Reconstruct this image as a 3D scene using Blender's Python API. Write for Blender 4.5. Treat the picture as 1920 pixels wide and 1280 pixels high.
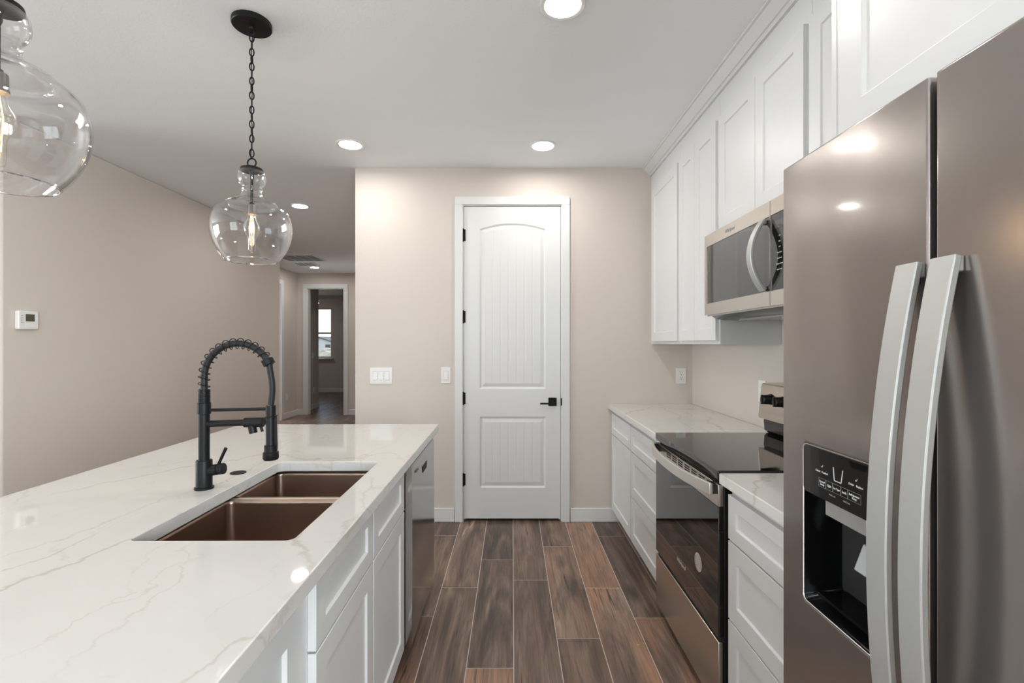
import bpy, bmesh, math, random
from mathutils import Vector, Matrix
random.seed(7)
SC = bpy.context.scene
for o in list(bpy.data.objects): bpy.data.objects.remove(o)
COL = SC.collection
PI = math.pi

# ------------------------------------------------------------------ camera, world, exposure
CAMH = 1.38
cam = bpy.data.cameras.new('camera'); cam.lens = 17.0; cam.sensor_width = 36; cam.sensor_fit = 'HORIZONTAL'
cam.shift_y = 4/1920; cam.clip_start = 0.02; cam.clip_end = 300
co = bpy.data.objects.new('camera', cam); COL.objects.link(co)
co.location = (0, 0, CAMH); co.rotation_euler = (PI/2, 0, 0); SC.camera = co
w = bpy.data.worlds.new('sky'); SC.world = w; w.use_nodes = True
wn = w.node_tree; bg = wn.nodes['Background']
tc = wn.nodes.new('ShaderNodeTexCoord'); sp = wn.nodes.new('ShaderNodeSeparateXYZ'); rp = wn.nodes.new('ShaderNodeValToRGB')
wn.links.new(tc.outputs['Generated'], sp.inputs[0]); wn.links.new(sp.outputs['Z'], rp.inputs[0]); wn.links.new(rp.outputs[0], bg.inputs[0])
rp.color_ramp.elements[0].position = 0.0; rp.color_ramp.elements[0].color = (0.93, 0.97, 1, 1)
rp.color_ramp.elements[1].position = 0.6; rp.color_ramp.elements[1].color = (0.42, 0.63, 0.92, 1)
bg.inputs[1].default_value = 1.5
SC.view_settings.view_transform = 'Standard'; SC.view_settings.look = 'None'
SC.view_settings.exposure = 0.17; SC.view_settings.gamma = 1.0; SC.view_settings.use_curve_mapping = False
SC.cycles.use_denoising = True
SC.cycles.max_bounces = 12; SC.cycles.diffuse_bounces = 6; SC.cycles.glossy_bounces = 6
SC.cycles.transparent_max_bounces = 24; SC.cycles.transmission_bounces = 8
SC.cycles.sample_clamp_indirect = 6.0
SC.cycles.caustics_reflective = False; SC.cycles.caustics_refractive = False

def area(name, loc, rot, sx, sy, power, color=(1, 1, 1)):
    l = bpy.data.lights.new(name, 'AREA'); l.shape = 'RECTANGLE'; l.size = sx; l.size_y = sy; l.energy = power; l.color = color
    o = bpy.data.objects.new(name, l); COL.objects.link(o); o.location = loc; o.rotation_euler = rot
    return o
# daylight entering the windows of the great room behind the camera (sky light outside the rear and left panes)
sun = bpy.data.lights.new('sun', 'SUN'); sun.energy = 2.5; sun.angle = 0.01; sun.color = (1, .96, .9)
so = bpy.data.objects.new('sun', sun); COL.objects.link(so); so.rotation_euler = (math.radians(38), 0, math.radians(150)); so.location = (0, 20, 12)
area('daylight_rear', (-3.9, -5.2, 1.25), (PI/2, 0, 0), 2.9, 2.3, 85, (0.86, 0.94, 1.0))
area('daylight_rear', (0.0, -5.2, 1.55), (PI/2, 0, 0), 1.5, 1.4, 10, (0.86, 0.94, 1.0))
area('daylight_left', (-7.82, 1.0, 1.5), (PI/2, 0, -PI/2), 2.7, 1.6, 215, (0.88, 0.95, 1.0))
area('added_light_right', (1.62, -2.9, 1.5), (PI/2, 0, PI/2), 2.1, 1.6, 470, (0.88, 0.95, 1.0))  # lamp added outside an added window to brighten left wall and ceiling
area('added_hall_light', (-6.1, 8.0, 1.5), (PI/2, 0, -PI/2), 1.6, 1.6, 45, (0.92, 0.96, 1.0))  # lamp added in the unseen side room to brighten the hall
LAMP_L = 118.0          # radiance of the ceiling downlights' lenses
WARM = (1.0, 0.965, 0.925)

# ------------------------------------------------------------------ materials
def srgb(r, g, b):
    f = lambda c: (c/255/12.92) if c/255 <= .04045 else ((c/255+.055)/1.055)**2.4
    return (f(r), f(g), f(b), 1)
def mat(name, color, rough=.5, metal=0.0, bump=0, bscale=200, emit=None, estr=0, coat=0, spec=.5, aniso=0, vary=0, vscale=3, stretch=(1, 1, 1)):
    m = bpy.data.materials.new(name); m.use_nodes = True; nt = m.node_tree; b = nt.nodes['Principled BSDF']
    b.inputs['Base Color'].default_value = (*color[:3], 1); b.inputs['Roughness'].default_value = rough
    b.inputs['Metallic'].default_value = metal; b.inputs['Coat Weight'].default_value = coat
    b.inputs['Specular IOR Level'].default_value = spec
    b.inputs['Anisotropic'].default_value = aniso
    if emit: b.inputs['Emission Color'].default_value = (*emit[:3], 1); b.inputs['Emission Strength'].default_value = estr
    t = nt.nodes.new('ShaderNodeTexCoord'); mp = nt.nodes.new('ShaderNodeMapping'); mp.inputs['Scale'].default_value = stretch
    nt.links.new(t.outputs['Object'], mp.inputs[0])
    if bump:
        n = nt.nodes.new('ShaderNodeTexNoise'); n.inputs['Scale'].default_value = bscale; n.inputs['Detail'].default_value = 2
        bu = nt.nodes.new('ShaderNodeBump'); bu.inputs['Strength'].default_value = 1; bu.inputs['Distance'].default_value = bump
        nt.links.new(mp.outputs[0], n.inputs['Vector']); nt.links.new(n.outputs[0], bu.inputs['Height']); nt.links.new(bu.outputs[0], b.inputs['Normal'])
    if vary:
        n = nt.nodes.new('ShaderNodeTexNoise'); n.inputs['Scale'].default_value = vscale; n.inputs['Detail'].default_value = 3
        r = nt.nodes.new('ShaderNodeValToRGB')
        r.color_ramp.elements[0].position = .3; r.color_ramp.elements[0].color = tuple(c*(1-vary) for c in color[:3])+(1,)
        r.color_ramp.elements[1].position = .7; r.color_ramp.elements[1].color = tuple(min(1, c*(1+vary)) for c in color[:3])+(1,)
        nt.links.new(mp.outputs[0], n.inputs['Vector']); nt.links.new(n.outputs[0], r.inputs[0]); nt.links.new(r.outputs[0], b.inputs['Base Color'])
    return m
M = {}
M['wall'] = mat('wall_paint', (.635, .575, .525), .7, bump=.0006, bscale=120)
M['ceil'] = mat('ceiling_paint', (.86, .89, .905), .8, bump=.0005, bscale=90)
M['trim'] = mat('trim_paint', (.73, .74, .735), .35)
M['cab'] = mat('cabinet_lacquer', (.69, .695, .69), .36, vary=.01)
M['dark'] = mat('dark_gap', (.012, .011, .011), .7)
M['plastic'] = mat('white_plastic', (.80, .79, .77), .3)
M['slot'] = mat('slot_grey', (.12, .11, .10), .5)
M['black'] = mat('black_metal', (.008, .008, .0085), .42, spec=.2)
M['chrome'] = mat('chrome', (.8, .8, .8), .08, 1)
M['glassblack'] = mat('black_glass', (.006, .006, .006), .03, spec=.6, coat=.3)
M['mwglass'] = mat('smoked_glass', (.03, .026, .024), .04, spec=.8, coat=.35)
M['blackplastic'] = mat('black_plastic', (.012, .011, .011), .2)
M['greyplastic'] = mat('grey_plastic', (.45, .46, .47), .35)
M['silver'] = mat('silver_plastic', (.5, .5, .48), .25, .6)
M['print'] = mat('white_print', (.75, .78, .82), .5)
M['dimprint'] = mat('grey_print', (.30, .30, .30), .5)
M['sticker'] = mat('beige_sticker', (.62, .54, .48), .5)
M['sand'] = mat('sandy_ground', (.52, .42, .30), .9, vary=.25, vscale=1.2)
M['rock'] = mat('rubble', (.55, .46, .34), .9, vary=.3, vscale=2)
M['siding'] = mat('house_siding', (.75, .75, .74), .7)
M['roof'] = mat('house_roof', (.16, .15, .15), .8)
M['louver'] = mat('louver_shade_grey', (.36, .36, .36), .5)  # shade on the tilted slats put into the colour as grey
M['lcd'] = mat('lcd_screen', (.09, .085, .05), .2)
M['tan'] = mat('tan_vinyl', (.6, .5, .4), .5)
M['yellow'] = mat('yellow_speck', (.65, .45, .06), .6)
M['cavity'] = mat('dark_cavity_plastic', (.004, .004, .0045), .12, spec=.25)
M['rubber'] = mat('grey_hose', (.014, .014, .015), .5, spec=.3)

def brushed(name, color, rough, dirscale, metal=1.0, bumpd=.000006, wavy=0, wscale=3):
    m = mat(name, color, rough, metal); nt = m.node_tree; b = nt.nodes['Principled BSDF']
    mp = [n for n in nt.nodes if n.type == 'MAPPING'][0]; mp.inputs['Scale'].default_value = dirscale
    n = nt.nodes.new('ShaderNodeTexNoise'); n.inputs['Scale'].default_value = 12; n.inputs['Detail'].default_value = 4
    nt.links.new(mp.outputs[0], n.inputs['Vector'])
    bu = nt.nodes.new('ShaderNodeBump'); bu.inputs['Distance'].default_value = bumpd; nt.links.new(n.outputs[0], bu.inputs['Height'])
    rr = nt.nodes.new('ShaderNodeMapRange'); rr.inputs['To Min'].default_value = rough*.99; rr.inputs['To Max'].default_value = rough*1.01
    nt.links.new(n.outputs[0], rr.inputs[0]); nt.links.new(rr.outputs[0], b.inputs['Roughness'])
    if wavy:
        n2 = nt.nodes.new('ShaderNodeTexNoise'); n2.inputs['Scale'].default_value = wscale; n2.inputs['Detail'].default_value = 1
        t = [x for x in nt.nodes if x.type == 'TEX_COORD'][0]
        mp2 = nt.nodes.new('ShaderNodeMapping'); mp2.inputs['Scale'].default_value = (1, 2.2, .7); mp2.inputs['Rotation'].default_value = (.45, 0, 0)
        nt.links.new(t.outputs['Object'], mp2.inputs[0]); nt.links.new(mp2.outputs[0], n2.inputs['Vector'])
        b2 = nt.nodes.new('ShaderNodeBump'); b2.inputs['Distance'].default_value = wavy
        nt.links.new(n2.outputs[0], b2.inputs['Height']); nt.links.new(bu.outputs[0], b2.inputs['Normal']); nt.links.new(b2.outputs[0], b.inputs['Normal'])
    else: nt.links.new(bu.outputs[0], b.inputs['Normal'])
    return m
M['fridge'] = brushed('taupe_stainless', (.35, .315, .295), .23, (1, 2, 60), metal=.85, wavy=.007, wscale=2.0)
fb = M['fridge'].node_tree.nodes['Principled BSDF']; fb.inputs['Coat Weight'].default_value = .5; fb.inputs['Coat Roughness'].default_value = .07
M['fridgehandle'] = brushed('handle_stainless', (.50, .51, .495), .42, (1, 60, 1), metal=.6)
M['steel'] = brushed('warm_stainless', (.62, .56, .50), .27, (1, 1, 12), bumpd=.0)
M['dwsteel'] = brushed('grey_stainless', (.40, .375, .36), .13, (1, 1, 12), bumpd=.000001)
M['sink'] = brushed('bronze_sink_steel', (.34, .25, .20), .3, (1, 1, 40))
M['steellight'] = brushed('handle_steel', (.66, .62, .57), .35, (1, 1, 12), metal=.6, bumpd=.000001)

def glass_mat(name, tint, lo=.04, hi=.55, pw=3.5):
    m = bpy.data.materials.new(name); m.use_nodes = True; nt = m.node_tree; nt.nodes.clear()
    o = nt.nodes.new('ShaderNodeOutputMaterial'); mx = nt.nodes.new('ShaderNodeMixShader')
    t = nt.nodes.new('ShaderNodeBsdfTransparent'); t.inputs[0].default_value = (*tint, 1)
    g = nt.nodes.new('ShaderNodeBsdfGlossy'); g.inputs['Roughness'].default_value = .02
    f = nt.nodes.new('ShaderNodeLayerWeight'); f.inputs[0].default_value = .5
    p = nt.nodes.new('ShaderNodeMath'); p.operation = 'POWER'; p.inputs[1].default_value = pw; nt.links.new(f.outputs['Facing'], p.inputs[0])
    k = nt.nodes.new('ShaderNodeMapRange'); k.inputs['To Min'].default_value = lo; k.inputs['To Max'].default_value = hi; nt.links.new(p.outputs[0], k.inputs[0])
    nt.links.new(k.outputs[0], mx.inputs[0])
    nt.links.new(t.outputs[0], mx.inputs[1]); nt.links.new(g.outputs[0], mx.inputs[2]); nt.links.new(mx.outputs[0], o.inputs[0])
    return m
M['glass'] = glass_mat('clear_glass', (.98, .98, .98), .045, .85, 2.4)
M['rimglass'] = glass_mat('rim_glass', (.97, .97, .97), .45, .95, 1.0)
M['socket'] = mat('socket_metal', (.20, .18, .17), .35, .8)
M['bulbglass'] = glass_mat('bulb_glass', (.99, .97, .93), .05, .8, 2.2)
M['pane'] = glass_mat('window_glass', (.97, .98, .98), .04, .8, 5)
def emis(name, color, s):
    m = bpy.data.materials.new(name); m.use_nodes = True; nt = m.node_tree; nt.nodes.clear()
    o = nt.nodes.new('ShaderNodeOutputMaterial'); e = nt.nodes.new('ShaderNodeEmission'); e.inputs[0].default_value = (*color, 1); e.inputs[1].default_value = s
    nt.links.new(e.outputs[0], o.inputs[0]); return m
M['lens'] = emis('downlight_lens', WARM, LAMP_L)
M['filament'] = emis('filament', (1.0, .62, .25), 9)
M['fanlight'] = emis('fan_light_glass', (1.0, .95, .88), 5)

def quartz():
    m = bpy.data.materials.new('white_quartz'); m.use_nodes = True; nt = m.node_tree; b = nt.nodes['Principled BSDF']
    b.inputs['Roughness'].default_value = .035
    t = nt.nodes.new('ShaderNodeTexCoord')
    def L(a, c): nt.links.new(a, c)
    cur = None
    base = nt.nodes.new('ShaderNodeRGB'); base.outputs[0].default_value = (.665, .65, .62, 1); cur = base.outputs[0]
    cl = nt.nodes.new('ShaderNodeTexNoise'); cl.inputs['Scale'].default_value = 2.5; cl.inputs['Detail'].default_value = 4
    L(t.outputs['Object'], cl.inputs['Vector'])
    mxc = nt.nodes.new('ShaderNodeMix'); mxc.data_type = 'RGBA'; mr = nt.nodes.new('ShaderNodeMapRange'); mr.inputs['From Min'].default_value = .45; mr.inputs['From Max'].default_value = .75; mr.inputs['To Max'].default_value = .5
    L(cl.outputs[0], mr.inputs[0]); L(mr.outputs[0], mxc.inputs[0]); L(cur, mxc.inputs[6]); mxc.inputs[7].default_value = (.60, .585, .555, 1); cur = mxc.outputs[2]
    for (sx, sy, rot, seed, wd, amt, msk, wp) in ((2.3, .85, .22, 0, .011, .50, .46, .5), (1.5, .7, -.35, 5.3, .008, .42, .50, .7), (4.6, 2.0, .35, 9.1, .014, .30, .52, .6)):
        wn_ = nt.nodes.new('ShaderNodeTexNoise'); wn_.inputs['Scale'].default_value = 2.6; wn_.inputs['Detail'].default_value = 6; wn_.inputs['Roughness'].default_value = .6
        L(t.outputs['Object'], wn_.inputs['Vector'])
        vm = nt.nodes.new('ShaderNodeVectorMath'); vm.operation = 'MULTIPLY_ADD'; L(wn_.outputs['Color'], vm.inputs[0]); vm.inputs[1].default_value = (wp*.55, wp, wp*.5); L(t.outputs['Object'], vm.inputs[2])
        mp = nt.nodes.new('ShaderNodeMapping'); mp.inputs['Scale'].default_value = (sx, sy, sx*.3); mp.inputs['Rotation'].default_value = (0, 0, rot); mp.inputs['Location'].default_value = (seed, seed*.7, seed)
        L(vm.outputs[0], mp.inputs[0])
        v = nt.nodes.new('ShaderNodeTexVoronoi'); v.feature = 'DISTANCE_TO_EDGE'; v.inputs['Scale'].default_value = 1.0; L(mp.outputs[0], v.inputs['Vector'])
        r = nt.nodes.new('ShaderNodeMapRange'); r.inputs['From Min'].default_value = 0; r.inputs['From Max'].default_value = wd; r.inputs['To Min'].default_value = amt; r.inputs['To Max'].default_value = 0
        L(v.outputs['Distance'], r.inputs[0])
        n2 = nt.nodes.new('ShaderNodeTexNoise'); n2.inputs['Scale'].default_value = 2.2; n2.inputs['Detail'].default_value = 3; L(mp.outputs[0], n2.inputs['Vector'])
        r2 = nt.nodes.new('ShaderNodeMapRange'); r2.inputs['From Min'].default_value = msk-.08; r2.inputs['From Max'].default_value = msk+.14; L(n2.outputs[0], r2.inputs[0])
        k = nt.nodes.new('ShaderNodeMath'); k.operation = 'MULTIPLY'; L(r.outputs[0], k.inputs[0]); L(r2.outputs[0], k.inputs[1])
        mx = nt.nodes.new('ShaderNodeMix'); mx.data_type = 'RGBA'; L(k.outputs[0], mx.inputs[0]); L(cur, mx.inputs[6]); mx.inputs[7].default_value = (.40, .32, .24, 1); cur = mx.outputs[2]
    L(cur, b.inputs['Base Color'])
    return m
M['quartz'] = quartz()

def plank_mat():
    m = bpy.data.materials.new('wood_look_plank_tile'); m.use_nodes = True; nt = m.node_tree; b = nt.nodes['Principled BSDF']
    L = nt.links.new
    at = nt.nodes.new('ShaderNodeAttribute'); at.attribute_name = 'plank'
    sep = nt.nodes.new('ShaderNodeSeparateColor'); L(at.outputs['Color'], sep.inputs[0])
    t = nt.nodes.new('ShaderNodeTexCoord')
    off = nt.nodes.new('ShaderNodeVectorMath'); off.operation = 'SCALE'; off.inputs[3].default_value = 40; L(at.outputs['Color'], off.inputs[0])
    add = nt.nodes.new('ShaderNodeVectorMath'); add.operation = 'ADD'; L(t.outputs['Object'], add.inputs[0]); L(off.outputs[0], add.inputs[1])
    def noise(scale, det, dist=0, sc=1, rough=.55):
        mp = nt.nodes.new('ShaderNodeMapping'); mp.inputs['Scale'].default_value = scale; L(add.outputs[0], mp.inputs[0])
        n = nt.nodes.new('ShaderNodeTexNoise'); n.inputs['Scale'].default_value = sc; n.inputs['Detail'].default_value = det; n.inputs['Distortion'].default_value = dist; n.inputs['Roughness'].default_value = rough
        L(mp.outputs[0], n.inputs['Vector']); return n.outputs[0]
    big = noise((8, 1.1, 1), 5, 1.3); fine = noise((110, 5, 1), 5, .3); mid = noise((30, 2.0, 1), 5, 1.6); tone = noise((4, 1.0, 1), 2, .6)
    r1 = nt.nodes.new('ShaderNodeValToRGB'); e = r1.color_ramp.elements
    e[0].position = .32; e[0].color = srgb(82, 70, 63); e[1].position = .70; e[1].color = srgb(168, 144, 126)
    x = e.new(.5); x.color = srgb(124, 103, 90)
    L(big, r1.inputs[0]); cur = r1.outputs[0]
    def mixc(fac, c2, mode='MIX', cur_=None):
        mx = nt.nodes.new('ShaderNodeMix'); mx.data_type = 'RGBA'; mx.blend_type = mode
        if isinstance(fac, float): mx.inputs[0].default_value = fac
        else: L(fac, mx.inputs[0])
        L(cur, mx.inputs[6])
        if isinstance(c2, tuple): mx.inputs[7].default_value = c2
        else: L(c2, mx.inputs[7])
        return mx.outputs[2]
    def mrange(v, a, b_, c=0, d=1):
        r = nt.nodes.new('ShaderNodeMapRange'); r.inputs['From Min'].default_value = a; r.inputs['From Max'].default_value = b_; r.inputs['To Min'].default_value = c; r.inputs['To Max'].default_value = d
        L(v, r.inputs[0]); return r.outputs[0]
    def mul(a, c):
        k = nt.nodes.new('ShaderNodeMath'); k.operation = 'MULTIPLY'; L(a, k.inputs[0])
        if isinstance(c, float): k.inputs[1].default_value = c
        else: L(c, k.inputs[1])
        return k.outputs[0]
    cur = mixc(mul(mrange(tone, .38, .58), mul(sep.outputs[1], .9)), srgb(176, 134, 108))       # warm reddish planks (g)
    cur = mixc(mul(mrange(mid, .5, .70), .5), srgb(60, 51, 46))
    crack = noise((26, .9, 1), 6, 2.2, rough=.62)
    cur = mixc(mrange(crack, .60, .68, 0, .8), srgb(44, 36, 32))
    cur = mixc(mrange(crack, .38, .30, 0, .45), srgb(170, 148, 130))
    cur = mixc(mul(mrange(mul(big, 1.0), .64, .70), mul(sep.outputs[2], .8)), srgb(206, 168, 138))   # blond sapwood streaks (b)
    cur = mixc(mrange(fine, .42, .7, 0, .38), srgb(60, 50, 45))
    # knots
    mp = nt.nodes.new('ShaderNodeMapping'); mp.inputs['Scale'].default_value = (3.6, 1.5, 1); L(add.outputs[0], mp.inputs[0])
    v = nt.nodes.new('ShaderNodeTexVoronoi'); v.inputs['Scale'].default_value = 1.0; L(mp.outputs[0], v.inputs['Vector'])
    cur = mixc(mrange(v.outputs['Distance'], .03, .20, .8, 0), srgb(52, 43, 38))
    br = nt.nodes.new('ShaderNodeMapRange'); br.inputs['To Min'].default_value = .58; br.inputs['To Max'].default_value = 1.16; L(sep.outputs[0], br.inputs[0])
    bc = nt.nodes.new('ShaderNodeCombineColor'); [L(br.outputs[0], bc.inputs[i]) for i in range(3)]
    cur = mixc(1.0, bc.outputs[0], 'MULTIPLY')
    L(cur, b.inputs['Base Color']); b.inputs['Roughness'].default_value = .34; b.inputs['Specular IOR Level'].default_value = .45
    bu = nt.nodes.new('ShaderNodeBump'); bu.inputs['Distance'].default_value = .0006; L(fine, bu.inputs['Height']); L(bu.outputs[0], b.inputs['Normal'])
    return m
M['plank'] = plank_mat()
M['grout'] = mat('grout', (.66, .58, .51), .8)

# ------------------------------------------------------------------ geometry helpers
class MB:
    def __init__(s): s.v = []; s.f = []; s.m = []
    def add(s, vs, fs, mi=0):
        b = len(s.v); s.v += [tuple(p) for p in vs]; s.f += [tuple(i+b for i in f) for f in fs]; s.m += [mi]*len(fs); return s
    def box(s, x0, x1, y0, y1, z0, z1, mi=0):
        if x0 > x1: x0, x1 = x1, x0
        if y0 > y1: y0, y1 = y1, y0
        if z0 > z1: z0, z1 = z1, z0
        return s.add([(x0,y0,z0),(x1,y0,z0),(x1,y1,z0),(x0,y1,z0),(x0,y0,z1),(x1,y0,z1),(x1,y1,z1),(x0,y1,z1)],
                     [(0,3,2,1),(4,5,6,7),(0,1,5,4),(1,2,6,5),(2,3,7,6),(3,0,4,7)], mi)
    def cyl(s, p0, p1, r0, r1=None, n=24, mi=0, caps=True):
        r1 = r0 if r1 is None else r1
        return s.tube([p0, p1], [r0, r1], n, mi, caps)
    def tube(s, path, r, n=12, mi=0, caps=True, closed=False):
        P = [Vector(p) for p in path]; R = r if isinstance(r, (list, tuple)) else [r]*len(P)
        T = []
        for i in range(len(P)):
            if closed: a, b = P[i-1], P[(i+1) % len(P)]
            else: a, b = P[max(i-1, 0)], P[min(i+1, len(P)-1)]
            T.append((b-a).normalized())
        up = Vector((0, 0, 1)) if abs(T[0].z) < .9 else Vector((0, 1, 0))
        N = (up - T[0]*up.dot(T[0])).normalized(); vs = []
        for i, p in enumerate(P):
            N = (N - T[i]*N.dot(T[i])).normalized(); B = T[i].cross(N)
            for k in range(n):
                a = 2*PI*k/n; vs.append(p + (N*math.cos(a) + B*math.sin(a))*R[i])
        fs = []; m = len(P)
        for i in range(m if closed else m-1):
            j = (i+1) % m
            for k in range(n): fs.append((i*n+k, i*n+(k+1) % n, j*n+(k+1) % n, j*n+k))
        if caps and not closed:
            fs.append(tuple(range(n))[::-1]); fs.append(tuple((m-1)*n+k for k in range(n)))
        return s.add(vs, fs, mi)
    def lathe(s, prof, c, n=48, mi=0, axis='Z', closed=False):
        vs = []; cx, cy, cz = c
        for r, z in prof:
            for k in range(n):
                a = 2*PI*k/n
                if axis == 'Z': vs.append((cx+r*math.cos(a), cy+r*math.sin(a), cz+z))
                elif axis == 'X': vs.append((cx+z, cy+r*math.cos(a), cz+r*math.sin(a)))
                else: vs.append((cx+r*math.sin(a), cy+z, cz+r*math.cos(a)))
        fs = []; m = len(prof)
        for i in range(m if closed else m-1):
            j = (i+1) % m
            for k in range(n): fs.append((i*n+k, i*n+(k+1) % n, j*n+(k+1) % n, j*n+k))
        return s.add(vs, fs, mi)
    def prism(s, poly, fn0, fn1, mi=0):
        n = len(poly); vs = [fn0(*p) for p in poly]+[fn1(*p) for p in poly]
        fs = [tuple(range(n))[::-1], tuple(range(n, 2*n))]+[(i, (i+1) % n, n+(i+1) % n, n+i) for i in range(n)]
        return s.add(vs, fs, mi)
    def holed(s, outer, inner, fn0, fn1, mi=0):
        """plate with a hole; outer/inner 2D loops, fn0/fn1 map a 2D point to either face"""
        bm = bmesh.new(); lo = [bm.verts.new((x, y, 0)) for x, y in outer]; li = [bm.verts.new((x, y, 0)) for x, y in inner]
        ed = [bm.edges.new((l[i], l[(i+1) % len(l)])) for l in (lo, li) for i in range(len(l))]
        bmesh.ops.triangle_fill(bm, use_beauty=True, use_dissolve=False, edges=ed, normal=(0, 0, 1))
        bm.verts.index_update(); pts = [(v.co.x, v.co.y) for v in bm.verts]; tris = [tuple(v.index for v in f.verts) for f in bm.faces]; bm.free()
        n = len(pts); s.add([fn0(*p) for p in pts]+[fn1(*p) for p in pts], [t[::-1] for t in tris]+[tuple(i+n for i in t) for t in tris]
            + [(i, (i+1) % len(outer), n+(i+1) % len(outer), n+i) for i in range(len(outer))]
            + [(len(outer)+i, len(outer)+(i+1) % len(inner), n+len(outer)+(i+1) % len(inner), n+len(outer)+i) for i in range(len(inner))], mi)
        return s
def rrect(x0, x1, y0, y1, r, n=5):
    pts = []
    for cx, cy, a0 in ((x1-r, y1-r, 0), (x0+r, y1-r, 90), (x0+r, y0+r, 180), (x1-r, y0+r, 270)):
        for k in range(n+1):
            a = math.radians(a0+90*k/n); pts.append((cx+r*math.cos(a), cy+r*math.sin(a)))
    return pts
ORG = {}
def tag(o, label=None, cat=None, group=None, kind=None):
    if label: o['label'] = label
    if cat: o['category'] = cat
    if group: o['group'] = group
    if kind: o['kind'] = kind
    return o
def thing(name, loc, label, cat, group=None, kind=None):
    o = bpy.data.objects.new(name, None); o.empty_display_size = .1; COL.objects.link(o); o.location = loc; ORG[o] = Vector(loc)
    return tag(o, label, cat, group, kind)
def obj(name, mb, m, parent=None, loc=None, bevel=0, smooth=True, ang=35, seg=2, solid=0, label=None, fixn=True):
    org = ORG[parent] if parent else Vector(loc or (0, 0, 0))
    me = bpy.data.meshes.new(name)
    me.from_pydata([tuple(Vector(p)-org) for p in mb.v], [], mb.f)
    ms = m if isinstance(m, (list, tuple)) else [m]
    for q in ms: me.materials.append(M[q] if isinstance(q, str) else q)
    if len(ms) > 1: me.polygons.foreach_set('material_index', mb.m)
    if fixn:
        bm = bmesh.new(); bm.from_mesh(me); bmesh.ops.recalc_face_normals(bm, faces=bm.faces); bm.to_mesh(me); bm.free()
    if smooth:
        me.polygons.foreach_set('use_smooth', [True]*len(me.polygons)); me.set_sharp_from_angle(angle=math.radians(ang))
    me.update()
    o = bpy.data.objects.new(name, me); COL.objects.link(o)
    if parent: o.parent = parent; ORG[o] = org
    else: o.location = org; ORG[o] = org
    if bevel:
        b = o.modifiers.new('bevel', 'BEVEL'); b.width = bevel; b.segments = seg; b.limit_method = 'ANGLE'; b.angle_limit = math.radians(40); b.harden_normals = False
    if solid:
        sdf = o.modifiers.new('thickness', 'SOLIDIFY'); sdf.thickness = solid; sdf.offset = 0
    if label: o['label'] = label
    return o
def struct(name, mb, m, label, cat, loc=(0, 0, 0), **k):
    o = obj(name, mb, m, loc=loc, **k); return tag(o, label, cat, kind='structure')
FACE = {'-X': (Vector((0, -1, 0)), Vector((0, 0, 1)), Vector((-1, 0, 0))), '-Y': (Vector((1, 0, 0)), Vector((0, 0, 1)), Vector((0, -1, 0))), '+X': (Vector((0, 1, 0)), Vector((0, 0, 1)), Vector((1, 0, 0)))}
def text_mb(mb, body, size, pos, face, ext=.0003, align='CENTER', shear=0):
    cu = bpy.data.curves.new('t', 'FONT'); cu.body = body; cu.size = size; cu.extrude = ext; cu.align_x = align; cu.align_y = 'CENTER'; cu.shear = shear; cu.resolution_u = 3
    ob = bpy.data.objects.new('t', cu); COL.objects.link(ob); bpy.context.view_layer.update()
    me = bpy.data.meshes.new_from_object(ob.evaluated_get(bpy.context.evaluated_depsgraph_get()))
    r, u, n = FACE[face]; P = Vector(pos)
    mb.add([P+r*v.co.x+u*v.co.y+n*v.co.z for v in me.vertices], [tuple(p.vertices) for p in me.polygons])
    bpy.data.objects.remove(ob); bpy.data.curves.remove(cu); bpy.data.meshes.remove(me)
    return mb
def copy_tree(o, loc, **tags):
    c = o.copy(); COL.objects.link(c); c.location = loc; ORG[c] = Vector(loc)
    for ch in o.children:
        d = ch.copy(); COL.objects.link(d); d.parent = c
        for g in ch.children:
            e = g.copy(); COL.objects.link(e); e.parent = d
    tag(c, **tags); return c
def wall(mb, axis, a0, a1, p0, p1, z0, z1, holes=()):
    """wall plate along axis with rectangular holes (a, b, zlow, zhigh)"""
    def bx(a, b, c, d):
        if b-a > 1e-4 and d-c > 1e-4:
            mb.box(a, b, p0, p1, c, d) if axis == 'X' else mb.box(p0, p1, a, b, c, d)
    cur = a0
    for (h0, h1, zl, zh) in sorted(holes):
        bx(cur, h0, z0, z1); bx(h0, h1, z0, zl); bx(h0, h1, zh, z1); cur = h1
    bx(cur, a1, z0, z1); return mb

# ------------------------------------------------------------------ the room shell
CH = 2.743; WR = 1.40; WB = 3.754; WL = -3.02
S = struct
S('ceiling', MB().box(-7.8, 1.6, -5.3, 14.0, CH, CH+.12), 'ceil', 'flat pale grey painted ceiling over kitchen and hall', 'ceiling')
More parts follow.
